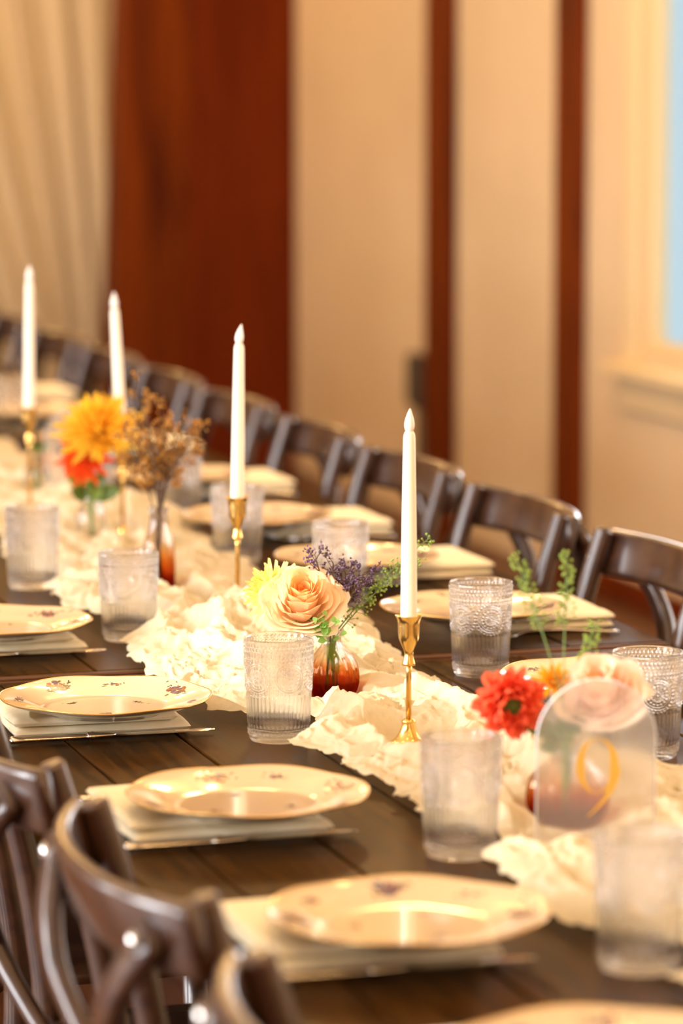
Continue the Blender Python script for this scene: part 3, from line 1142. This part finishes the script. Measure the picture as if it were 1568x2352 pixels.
for i, (p, od, tb, pk) in enumerate(FAR_S):
    dz = .003 if 4.71 < p.y < 7.15 else 0
    where = 'wall side, %s seat from the joint, %s' % (od, tb) if 'beyond' not in tb else 'wall side, %s seat of the %s' % (od, tb)
    put(naps[(i + 1) % 2], (1.79, p.y + .105, TZ + dz + .0003), PI + (.01, -.02, .015, 0)[i % 4], 'white folded napkin, ' + where)
    put(plates[pk], (p.x, p.y, TZ + dz + NAPH + .0006), 1.1 + i * 1.7, 'cream floral plate, ' + where, (0, 0.0))
    put(fork, (1.775, p.y - .04, TZ + dz + .0006), PI, 'silver table fork, ' + where)

# ------------------------------------------------------------------ candles
CL = ['beside the peach rose vase', 'behind the pale yellow chrysanthemum', 'behind the yellow dahlia', 'by the cream chrysanthemum']
for i, (((px, py), hh, lean), p) in enumerate(zip(CAND, cand_base)):
    dz = .0025 if p.y > 4.71 else 0
    t = thing('candlestick', 'slim brass candlestick with tulip cup ' + CL[i], 'candlestick', (p.x, p.y, TZ + dz + .0042), 0, 'slim brass candlesticks on the runner')
    base = smooth_prof([(.031, 0), (.0315, .0015), (.027, .0045), (.018, .010), (.0120, .018), (.0095, .025), (.0085, .030)], 4)
    obj('base', lathe('base', [(.002, .0)] + base + [(.0088, .0315), (.0088, .033), (.006, .035)], 40), 'brass', t)
    obj('stem', lathe('stem', [(.0034, .034), (.0034, hh - .072), (.0036, hh - .060)], 20), 'brass', t)
    cup = smooth_prof([(.0085, hh - .0625), (.0062, hh - .053), (.0058, hh - .046), (.0085, hh - .039), (.0125, hh - .029), (.0135, hh - .016), (.0140, hh - .007), (.0168, hh - .0005), (.0172, hh)], 4)
    inner = smooth_prof([(.0166, hh + .0002), (.0130, hh - .007), (.0122, hh - .016), (.0118, hh - .022)], 3)
    obj('cup', lathe('cup', [(.004, hh - .0630)] + cup + inner + [(.002, hh - .0225)], 40), 'brass', t)
    c = thing('taper_candle', 'ivory electric taper candle with plastic flame in the candlestick ' + CL[i], 'candle', (p.x, p.y, TZ + dz + .0042 + hh - .0218), 0, 'ivory electric taper candles')
    # lean seen in the photograph
    leans = [(0.004, 0, -.004), (.0, 0, .015), (.0, 0, -.048), (.0, 0, .012)]
    c.rotation_euler = (0, leans[i][2] if i else .0, 0)
    hl = .252
    obj('shaft', lathe('shaft', [(.0095, .0), (.0104, .0205), (.0100, .06), (.0092, .14), (.0082, .20), (.0074, hl - .008), (.0066, hl - .003), (.0050, hl)], 28), 'wax', c)
    fl = smooth_prof([(.0042, hl + .0004), (.0058, hl + .004), (.0062, hl + .009), (.0052, hl + .015), (.0030, hl + .022), (.0012, hl + .027), (.0004, hl + .0285)], 4)
    me = lathe('flame_tip', fl, 20)
    for vv in me.vertices:
        k = max(0, (vv.co.z - hl) / .0285)
        vv.co.x += (.0035 if i == 1 else .0008) * k ** 2.5
    obj('flame_tip', me, 'flame', c)

# ------------------------------------------------------------------ vases
def vase(name, label, key, outer, thick, mat_, ribs=0, group=None):
    p = VASES[key]
    dz = .0025 if p.y > 4.71 else 0
    out = smooth_prof(outer, 5)
    ht = outer[-1][1]
    inn = [(max(.002, r - thick), max(z, .006)) for r, z in out[::-1]]
    prof = [(.003, .0006)] + out + [(outer[-1][0] - thick * .5, ht + .0008)] + inn + [(.002, .006)]
    rip = (lambda a, z: .034 * math.cos(ribs * a) * max(0, min(1, (ht * .72 - z) / (ht * .15))) * min(1, z / .01)) if ribs else None
    me = lathe(name, prof, 96 if ribs else 56, rip)
    o = obj(name, me, mat_, None, (p.x, p.y, TZ + dz + .0036))
    return tag(o, label, 'vase', group)


vase('bud_vase', 'round ribbed amber ombre bud vase holding the peach rose', 'v1', [(.024, .0), (.030, .004), (.0355, .018), (.0362, .034), (.0320, .050), (.0220, .063), (.0142, .073), (.0128, .081), (.0150, .090), (.0168, .093)], .0022, 'amber', 14, 'glass bud vases')
vase('bottle_vase', 'tall amber ombre bottle vase holding dried brown flowers', 'v2', [(.0225, .0), (.0255, .004), (.0262, .03), (.0258, .07), (.0240, .088), (.0180, .104), (.0145, .118), (.0140, .132), (.0165, .142), (.0168, .144)], .0022, 'amber_tall', 0, 'glass bud vases')
vase('bud_vase', 'small clear glass bud vase holding the yellow dahlia', 'v3', [(.0225, .0), (.0260, .004), (.0268, .03), (.0255, .055), (.0190, .072), (.0150, .082), (.0150, .096), (.0180, .104)], .0022, 'glass', 0, 'glass bud vases')
vase('bud_vase', 'round amber ombre bud vase behind the frosted number sign', 'v4', [(.028, .0), (.036, .004), (.0445, .020), (.0455, .036), (.0410, .054), (.0270, .070), (.0160, .080), (.0142, .088), (.0165, .097), (.0185, .100)], .0022, 'amber', 14, 'glass bud vases')
vase('bud_vase', 'small clear glass bud vase holding a cream flower and leaves', 'v5', [(.0225, .0), (.0260, .004), (.0268, .03), (.0255, .055), (.0190, .072), (.0150, .082), (.0150, .090), (.0165, .095)], .0022, 'glass', 0, 'glass bud vases')


# ------------------------------------------------------------------ flowers
def axis_mat(axis, roll=0.0):
    ax = Vector(axis).normalized()
    return ax.to_track_quat('Z', 'Y').to_matrix().to_4x4() @ Matrix.Rotation(roll, 4, 'Z')


def stem_path(key, nk, head, seed=0):
    """bottom of the vase -> neck -> head, in world space"""
    rg = random.Random(seed)
    p = VASES[key]
    b0 = Vector((p.x + rg.uniform(-.010, .010), p.y + rg.uniform(-.010, .010), TZ + .0135))
    a = rg.uniform(0, 2 * PI)
    neck = Vector((p.x + .006 * math.cos(a), p.y + .006 * math.sin(a), TZ + nk))
    head = Vector(head)
    ctrl = neck + (neck - b0) * .45
    return [b0.lerp(neck, k / 4) for k in range(4)] + bez(neck, ctrl.lerp(head, .35), head, 8)


def petal_obj(parent, me, mtx, color, name='petal'):
    o = obj(name, me, None, parent)
    o.matrix_local = mtx
    o.color = (*color, 1)
    return o


def rose(label, head, axis, R, key, nk, cols, seed=1, npet=36, cat='rose', vis_stem=True):
    t = thing('rose', label, 'flower', head, 0, 'cut flowers in the bud vases')
    rg = random.Random(seed)
    base = axis_mat(axis)
    sp = [p - Vector(head) for p in stem_path(key, nk, Vector(head) - Vector(axis).normalized() * R * .62, seed)]
    obj('stem', MB().tube(sp, .0022, 8).mesh('stem'), 'stem', t)
    obj('calyx', lathe('calyx', [(.002, -R * .70), (R * .16, -R * .66), (R * .24, -R * .56), (R * .10, -R * .50)], 16), 'stem', t).matrix_local = base
    nu, nv = 13, 12
    u = np.linspace(-1, 1, nu)[:, None]
    v = np.linspace(0, 1, nv)[None, :]
    for k in range(npet):
        fk = k / (npet - 1)
        ang = k * 2.39996 + rg.uniform(-.2, .2)
        rad = R * (.05 + .82 * fk ** .95)
        wang = (2.2 - .55 * fk) * (1 if fk > .1 else 1.3)
        hh = R * (.16 + .50 * math.sin(PI * min(1, .12 + fk * 1.45)) + .03 * math.sin(k)) * (1 if fk < .25 else 1) - R * .22 * max(0, fk - .6)
        z0 = -R * .55 * (1 - .0 * fk)
        vv = v * (1 - .16 * np.abs(u) ** 5) * (1 + .03 * np.sin(3 * u + k))
        flare = fk ** .8
        rho = rad * (.18 + .82 * np.sin(np.clip(vv, 0, 1) * PI / 2) ** (.75)) + R * .20 * flare * np.clip((vv - .62) / .38, 0, 1.2) ** 2
        zz = z0 + (hh - z0) * (vv ** (.85 + .5 * fk)) - R * .16 * flare * np.clip((vv - .70) / .30, 0, 1.2) ** 2
        # wavy, pinched lip
        rho = rho + R * .030 * np.sin(u * 5 + k * 1.7) * vv ** 3 * (.4 + fk)
        zz = zz + R * .035 * np.cos(u * 4 + k * 2.1) * vv ** 3 * (.4 + fk) + R * .05 * fk * np.abs(u) * np.sin(k * 5.0) * vv ** 2
        an = ang + u * wang / 2 * (.35 + .65 * np.sin(np.clip(v, 0, 1) * PI * .62))
        pinch = 1 - .10 * (1 - np.abs(u)) * fk * np.clip((vv - .8) / .2, 0, 1)
        P = np.stack([rho * pinch * np.cos(an), rho * pinch * np.sin(an), zz + 0 * an], -1)
        me = mesh('petal', P, grid_faces(nu, nv))
        me.materials.append(M['petal'])
        c = np.array(cols[0]) * (1 - fk) ** 1.6 + np.array(cols[1]) * (1 - (1 - fk) ** 1.6)
        petal_obj(t, me, base, tuple(np.clip(c * rg.uniform(.96, 1.02), 0, 1)))
    return t


def strap_petal(length, width, cup=.25, curl=.2, notch=0.0):
    nu, nv = 5, 8
    u = np.linspace(-1, 1, nu)[:, None]
    v = np.linspace(0, 1, nv)[None, :]
    wd = width / 2 * np.sin(np.clip(.12 + v * .86, 0, 1) * PI) ** .55 * (.55 + .45 * v)
    wd = wd * np.where(v > .97, .45, 1)
    x = length * v * (1 - notch * np.abs(u) * (v > .9)) + 0 * u
    y = u * wd
    z = cup * width * (u ** 2) + curl * length * v ** 2 + 0 * u
    return mesh('petal', np.stack([x, y, z], -1), grid_faces(nu, nv))


def pompom(name, label, head, axis, R, key, nk, cols, n=90, seed=1, wide=1.0, spread=(8, 118), disc=None, pl=(.55, 1.0), curl=.25, stem_mat='stem'):
    t = thing(name, label, 'flower', head, 0, 'cut flowers in the bud vases')
    rg = random.Random(seed)
    base = axis_mat(axis, seed)
    sp = [p - Vector(head) for p in stem_path(key, nk, Vector(head) - Vector(axis).normalized() * R * .3, seed)]
    obj('stem', MB().tube(sp, .0022, 8).mesh('stem'), stem_mat, t)
    mes = []
    for q_ in range(3):
        me = strap_petal(R * (.70 + .15 * q_), R * .26 * wide, .35, curl)
        me.materials.append(M['petal'])
        mes.append(me)
    for k in range(n):
        fk = (k + .5) / n
        pol = math.radians(spread[0] + (spread[1] - spread[0]) * fk ** .75 + rg.uniform(-4, 4))
        az = k * 2.39996
        ln = pl[0] + (pl[1] - pl[0]) * fk
        mtx = base @ Matrix.Rotation(az, 4, 'Z') @ Matrix.Translation((R * .10 * math.sin(pol), 0, R * .10 * math.cos(pol))) @ Matrix.Rotation(-(PI / 2 - pol), 4, 'Y') @ Matrix.Rotation(rg.uniform(-.35, .35), 4, 'X') @ Matrix.Scale(ln * rg.uniform(.92, 1.06), 4)
        c = np.array(cols[0]) * (1 - fk) + np.array(cols[1]) * fk
        petal_obj(t, mes[k % 3], mtx, tuple(np.clip(c * rg.uniform(.90, 1.08), 0, 1)))
    if disc:
        mb = MB()
        for k in range(60):
            r = R * .26 * math.sqrt(k / 60)
            a = k * 2.39996
            mb.ball((r * math.cos(a), r * math.sin(a), R * .55 - r * .3), R * .06, 5, 3)
        obj('disc', mb.mesh('disc'), disc, t).matrix_local = base
    return t


def leaf(parent, p0, p1, width, nrm=(0, 0, 1), m_='leaf', droop=.15, name='leaf'):
    p0, p1 = Vector(p0), Vector(p1)
    d = p1 - p0
    ln = d.length
    x = d.normalized()
    z = Vector(nrm)
    z = (z - x * z.dot(x)).normalized()
    y = z.cross(x)
    vs = []
    nu, nv = 5, 9
    for i in range(nu):
        u = -1 + 2 * i / (nu - 1)
        for j in range(nv):
            v = j / (nv - 1)
            wd = width / 2 * math.sin(PI * min(1, v * .97 + .02)) ** .8
            vs.append(p0 + x * ln * v + y * u * wd + z * (abs(u) * wd * .35 - droop * ln * v * v))
    return obj(name, mesh(name, [tuple(a) for a in vs], grid_faces(nu, nv)), m_, parent)


def spray(name, label, cat, key, nk, tips, blossom, mats, seed=1, branches=7, start=.45, rb=.0022, nb=16, sd=.016, group=None, pods=False, stem_r=.0012):
    """branching sprig: stem + many small blossoms"""
    p = VASES[key]
    t = thing(name, label, cat, (p.x, p.y, TZ + .0135), 0, group)
    O = Vector((p.x, p.y, TZ + .0135))
    rg = random.Random(seed)
    ms, mbm = MB(), MB()
    for tip in tips:
        path = stem_path(key, nk, tip, seed + 3)
        path = [q_ - O for q_ in path]
        ms.tube(path, [stem_r * (1.25 - .6 * i / (len(path) - 1)) for i in range(len(path))], 6)
        upper = path[4:]
        L_ = len(upper) - 1
        if pods:
            # pepper-grass: short pedicels each carrying a flat round pod
            npd = nb
            for k in range(npd):
                u = start + (1 - start) * k / npd
                fi = u * L_
                i0 = min(L_ - 1, int(fi))
                q_ = upper[i0].lerp(upper[i0 + 1], fi - i0)
                tg = (upper[i0 + 1] - upper[i0]).normalized()
                rd_ = Vector((rg.gauss(0, 1), rg.gauss(0, 1), rg.gauss(0, 1)))
                rd_ = (rd_ - tg * rd_.dot(tg)).normalized()
                ln = sd * rg.uniform(.6, 1.1) * (1 - .45 * (u - start) / (1 - start))
                e = q_ + rd_ * ln + tg * ln * .5
                ms.tube([q_, q_.lerp(e, .5) + tg * ln * .05, e], [.00035, .0003, .0003], 4, cap=False)
                mbm.ball(e, rb * rg.uniform(.75, 1.15), 6, 4, (1, .55, 1))
        else:
            for b_ in range(branches):
                u = start + (1 - start) * (b_ + rg.random() * .5) / branches
                fi = min(u, .999) * L_
                i0 = int(fi)
                q_ = upper[i0].lerp(upper[i0 + 1], fi - i0)
                tg = (upper[i0 + 1] - upper[i0]).normalized()
                rd_ = Vector((rg.gauss(0, 1), rg.gauss(0, .7), rg.gauss(0, .8)))
                rd_ = (rd_ - tg * rd_.dot(tg)).normalized()
                ln = sd * rg.uniform(.7, 1.25)
                e = q_ + rd_ * ln * .75 + tg * ln * .9
                md = q_.lerp(e, .5) + rd_ * ln * .10
                ms.tube([q_, md, e], [.0007, .0006, .0005], 5, cap=False)
                for k in range(nb):
                    w_ = rg.random()
                    c0 = md.lerp(e, w_ * 1.15) + Vector((rg.gauss(0, 1), rg.gauss(0, 1), rg.gauss(0, 1))) * ln * .14
                    dirn = ((e - q_).normalized() + Vector((rg.gauss(0, .7), rg.gauss(0, .7), rg.gauss(0, .7)))).normalized()
                    r = rb * rg.uniform(.7, 1.2)
                    a = dirn.orthogonal().normalized()
                    c_ = dirn.cross(a)
                    # tiny trumpet: pointed base, flared five-sided mouth
                    vv = [c0 - dirn * r * 1.6]
                    for z_ in range(5):
                        an = 2 * PI * z_ / 5
                        vv.append(c0 + (a * math.cos(an) + c_ * math.sin(an)) * r + dirn * r * rg.uniform(.2, .9))
                    vv.append(c0 + dirn * r * .1)
                    ff = [(0, 1 + (z_ + 1) % 5, 1 + z_) for z_ in range(5)] + [(6, 1 + z_, 1 + (z_ + 1) % 5) for z_ in range(5)]
                    mbm.add(vv, ff)
    obj('stem', ms.mesh('stem'), mats[0], t)
    tag(obj(blossom, mbm.mesh(blossom), mats[1], t), kind='stuff')
    return t


SPR = 'sprigs in the bud vases'
toward = Vector(tuple(-FW))
# --- vase 1: peach rose, chrysanthemum, statice, pepper-grass
d1 = (VASES['v1'] - Vector(tuple(CP))).dot(Vector(tuple(FW)))
h_rose = pd(694, 1378, d1 - .025)
rose('peach garden rose, full open, in the ribbed amber vase', h_rose, toward * .72 + Vector((-.05, 0, .70)) + Vector(tuple(RT)) * .06, .064, 'v1', .088, ((1.0, .58, .20), (1.0, .82, .60)), 5, 38)
h_mum = pd(622, 1356, d1 + .03)
pompom('chrysanthemum', 'pale yellow chrysanthemum tucked behind the peach rose', h_mum, toward * .35 + Vector((0, 0, .45)) - Vector(tuple(RT)) * .75, .046, 'v1', .088, ((1.0, .78, .22), (1.0, .84, .40)), 110, 3, 1.0)
spray('statice_sprig', 'purple statice sprig beside the peach rose, leaning to the candlestick', 'sprig', 'v1', .088,
      [pd(838, 1312, d1 + .02), pd(806, 1300, d1 + .03), pd(822, 1345, d1 + .0)], 'blossoms', ('brownstem', 'purple'), 11, 10, .55, .0016, 14, .018, SPR)
spray('statice_sprig', 'purple statice sprig rising behind the peach rose', 'sprig', 'v1', .088,
      [pd(722, 1272, d1 + .03), pd(765, 1290, d1 + .03), pd(775, 1340, d1 + .02)], 'blossoms', ('brownstem', 'purple'), 17, 9, .58, .0016, 13, .017, SPR)
spray('peppergrass_sprig', 'long green peppergrass sprig reaching past the candle by the rose', 'sprig', 'v1', .088,
      [pd(988, 1234, d1 + .10)], 'pods', ('stem', 'sprig'), 5, 0, .34, .0017, 95, .0155, SPR, True, .0009)
spray('peppergrass_sprig', 'shorter green peppergrass sprig beside the purple statice', 'sprig', 'v1', .088,
      [pd(966, 1284, d1 + .12)], 'pods', ('stem', 'sprig'), 8, 0, .14, .0018, 85, .014, SPR, True, .0009)
# green filler at the lip of the vase
t = thing('green_filler', 'cluster of round green filler leaves at the amber vase lip', 'foliage', (VASES['v1'].x, VASES['v1'].y, TZ + .095), 0, SPR)
O = Vector(t.location)
rg = random.Random(9)
cc = pd(742, 1444, d1 - .045) - O
path = [Vector((.002, 0, -.07)), Vector((-.002, -.002, -.02)), Vector((-.004, -.004, 0)), cc]
obj('stem', MB().tube(path, .0016, 6).mesh('stem'), 'stem', t)
for k in range(40):
    c0 = cc + Vector((rg.gauss(0, .009), rg.gauss(0, .006), rg.gauss(0, .007)))
    d = Vector((rg.gauss(0, 1), rg.gauss(0, 1) - .4, rg.gauss(0, 1) + .5)).normalized()
    leaf(t, c0, c0 + d * rg.uniform(.008, .013), .0100, (0, -.7, .7), 'filler', .2)
for k in range(3):
    leaf(t, Vector((.0, -.004, -.008)), Vector((-.004 + .005 * k, -.007, -.048 - .006 * k)), .010, (0, -1, .1), 'leaf', .02)

# --- vase 2: dried brown flowers
d2 = (VASES['v2'] - Vector(tuple(CP))).dot(Vector(tuple(FW)))
DT = [((308, 884), (330, 930), 'tallest dried brown statice sprig in the amber bottle'),
      ((372, 930), (355, 985), 'dried brown statice sprig in the middle of the amber bottle'),
      ((425, 965), (405, 1000), 'dried brown statice sprig leaning to the wall side from the amber bottle'),
      ((463, 985), (440, 1030), 'outermost dried brown statice sprig, bent towards the wall'),
      ((285, 990), (300, 1040), 'dried brown statice sprig behind the yellow dahlia'),
      ((345, 1010), (380, 1050), 'short dense dried brown statice sprig above the bottle neck')]
for i, (a, c, lab) in enumerate(DT):
    spray('dried_statice', lab, 'sprig', 'v2', .138, [pd(*a, d2 + (.03, .0, .02, -.01, .03, -.03)[i]), pd(*c, d2 + (.0, .03, -.02, .03, -.02, .02)[i])], 'blossoms', ('brownstem', 'dried'), 40 + i, 11, .25, .0025, 11, .025, SPR)

# --- vase 3: dahlia and orange pompon
d3 = (VASES['v3'] - Vector(tuple(CP))).dot(Vector(tuple(FW)))
pompom('dahlia', 'large golden yellow dahlia in the small clear vase', pd(228, 990, d3 - .10), toward * .65 + Vector((0, 0, .70)) - Vector(tuple(RT)) * .08, .076, 'v3', .10, ((1.0, .58, .03), (1.0, .74, .10)), 230, 6, .80, (6, 112))
pompom('dahlia', 'red-orange pompon flower under the golden yellow dahlia', pd(194, 1050, d3 - .06), toward * .9 + Vector((0, 0, .1)) - Vector(tuple(RT)) * .2, .052, 'v3', .10, ((.95, .16, .02), (.90, .13, .02)), 90, 9, 1.0, (6, 115))
t = thing('leaf_stem', 'green leafy stem below the yellow dahlia', 'foliage', (VASES['v3'].x, VASES['v3'].y, TZ + .0135), 0, SPR)
O = Vector(t.location)
obj('stem', MB().tube([Vector((0, 0, 0)), Vector((.001, 0, .06)), pd(205, 1120, d3) - O], .002, 8).mesh('stem'), 'stem', t)
for a, c, wd in (((205, 1135), (150, 1072), .020), ((205, 1125), (240, 1088), .022), ((207, 1140), (275, 1125), .024), ((203, 1140), (165, 1125), .022), ((205, 1130), (190, 1085), .02), ((207, 1145), (232, 1122), .02)):
    leaf(t, pd(*a, d3 - .005) - O, pd(*c, d3 - .03) - O, wd * 1.3, tuple(toward), 'darkleaf' if wd > .021 else 'leaf', .1)

# --- vase 4: coral zinnia, small yellow flower, peach rose, peppergrass
d4 = (VASES['v4'] - Vector(tuple(CP))).dot(Vector(tuple(FW)))
pompom('zinnia', 'coral red zinnia with dark green centre by the frosted number sign', pd(1170, 1612, d4 - .02), toward * .85 + Vector(tuple(RT)) * .12 - Vector((0, 0, .22)), .036, 'v4', .095, ((1.0, .18, .07), (1.0, .25, .13)), 130, 4, 2.0, (46, 128), 'darkleaf', (.85, 1.0), .45)
pompom('button_flower', 'small golden yellow flower between the coral zinnia and the pale rose', pd(1268, 1568, d4 + .03), toward * .6 + Vector((0, 0, .8)), .027, 'v4', .095, ((.85, .42, .02), (.95, .55, .05)), 50, 7, 1.1, (8, 110))
rose('pale peach rose above the frosted number sign', pd(1378, 1585, d4 + .0), toward * .60 + Vector((0, 0, .80)) - Vector(tuple(RT)) * .2, .060, 'v4', .095, ((1.0, .66, .42), (1.0, .86, .76)), 12, 32)
for i, (tip, lab) in enumerate((((1182, 1275), 'tall green peppergrass sprig above the coral zinnia'), ((1302, 1268), 'tall green peppergrass sprig above the small yellow flower'), ((1365, 1430), 'short green peppergrass sprig bending over the pale rose'))):
    spray('peppergrass_sprig', lab, 'sprig', 'v4', .095, [pd(*tip, d4 + .03 * i)], 'pods', ('stem', 'sprig'), 60 + i, 0, .62 if i < 2 else .5, .0023, 60, .0125, SPR, True, .0010)
t = thing('leaf_stem', 'dark green leaves under the coral zinnia', 'foliage', (VASES['v4'].x, VASES['v4'].y, TZ + .0135), 0, SPR)
O = Vector(t.location)
obj('stem', MB().tube([Vector((0, 0, 0)), Vector((.001, 0, .06)), Vector((0, 0, .092)), pd(1290, 1680, d4) - O], .002, 8).mesh('stem'), 'stem', t)
for a, c in (((1290, 1690), (1190, 1650)), ((1290, 1700), (1240, 1720)), ((1295, 1690), (1340, 1640)), ((1295, 1700), (1290, 1640))):
    leaf(t, pd(*a, d4) - O, pd(*c, d4 - .01) - O, .022, tuple(toward), 'darkleaf', .1)

# --- vase 5: cream flower and leaves
d5 = (VASES['v5'] - Vector(tuple(CP))).dot(Vector(tuple(FW)))
pompom('chrysanthemum', 'cream chrysanthemum with leaves by the last tall candle', pd(96, 1060, d5), toward + Vector((0, 0, .5)), .040, 'v5', .09, ((.9, .62, .34), (.95, .72, .45)), 70, 13, 1.0)
t = thing('leaf_stem', 'dark green leaves above the cream chrysanthemum', 'foliage', (VASES['v5'].x, VASES['v5'].y, TZ + .0135), 0, SPR)
O = Vector(t.location)
obj('stem', MB().tube([Vector((0, 0, 0)), Vector((.001, 0, .085)), pd(92, 1040, d5) - O], .002, 8).mesh('stem'), 'stem', t)
for a, c in (((92, 1045), (112, 1018)), ((92, 1045), (78, 1020)), ((90, 1085), (66, 1078)), ((92, 1085), (116, 1090))):
    leaf(t, pd(*a, d5) - O, pd(*c, d5 - .01) - O, .020, tuple(toward), 'darkleaf', .1)

# ------------------------------------------------------------------ frosted arch signs
def arch_sign(p, label, number, rz):
    dz = .0025 if p.y > 4.71 else 0
    t = thing('table_sign', label, 'sign', (p.x, p.y, TZ + dz + .0045), rz, 'frosted acrylic arch signs')
    wd, ht, th_ = .130, .188, .0045
    out = [(-wd / 2, .0), (wd / 2, .0)]
    r = wd / 2
    for k in range(33):
        a = PI * k / 32
        out.append((r * math.cos(a), ht - r + r * math.sin(a)))
    n = len(out)
    v = [(x, -th_ / 2, z) for x, z in out] + [(x, th_ / 2, z) for x, z in out]
    obj('panel', mesh('panel', v, [tuple(range(n)), tuple(range(n, 2 * n))[::-1]] + [(k, k + n, (k + 1) % n + n, (k + 1) % n) for k in range(n)], False), 'frost', t)
    mb = MB()
    pts = [(x, 0, z) for x, z in [(wd / 2 + .0006, .0)] + [(r * math.cos(PI * k / 48) * (1 + .0006 / r), ht - r + (r + .0006) * math.sin(PI * k / 48)) for k in range(49)] + [(-wd / 2 - .0006, .0)]]
    mb.band(pts, (0, 1, 0), th_ * .98, .0008)
    obj('polished_edge', mb.mesh('polished_edge'), 'frost_edge', t)
    if number:
        # gold serif nine, thick-and-thin strokes
        v, f = [], []
        cx, cz, rx, rz_ = .001, .094, .0235, .030
        K = 56
        for k in range(K + 1):
            a = 2 * PI * k / K
            thick = .0015 + .0080 * abs(math.cos(a)) ** 1.6
            for s in (0, 1):
                q_ = 1 - s * thick / rx
                q2 = 1 - s * (thick * .6) / rz_
                v.append((cx + rx * q_ * math.cos(a), -th_ / 2 - .0004, cz + rz_ * q2 * math.sin(a)))
        for k in range(K):
            f.append((2 * k, 2 * k + 1, 2 * k + 3, 2 * k + 2))
        b0 = len(v)
        T_ = 24
        for k in range(T_ + 1):
            u = k / T_
            c0 = (cx + rx - .0030) - (.031 * u ** 1.9)
            zz = cz - .002 - .054 * u ** .85
            wd_ = .0085 * (1 - u) ** .8 + .0015
            v.append((c0 - wd_ / 2, -th_ / 2 - .0005, zz))
            v.append((c0 + wd_ / 2, -th_ / 2 - .0005, zz))
        for k in range(T_):
            f.append((b0 + 2 * k, b0 + 2 * k + 1, b0 + 2 * k + 3, b0 + 2 * k + 2))
        tag(obj('number', mesh('number', v, f, False), 'goldprint', t), 'gold printed number nine')
    return t


arch_sign(SIGNS[0], 'frosted acrylic arch sign with a gold nine', True, -.16)
arch_sign(SIGNS[1], 'plain frosted acrylic arch sign behind the golden yellow dahlia', False, -.16)
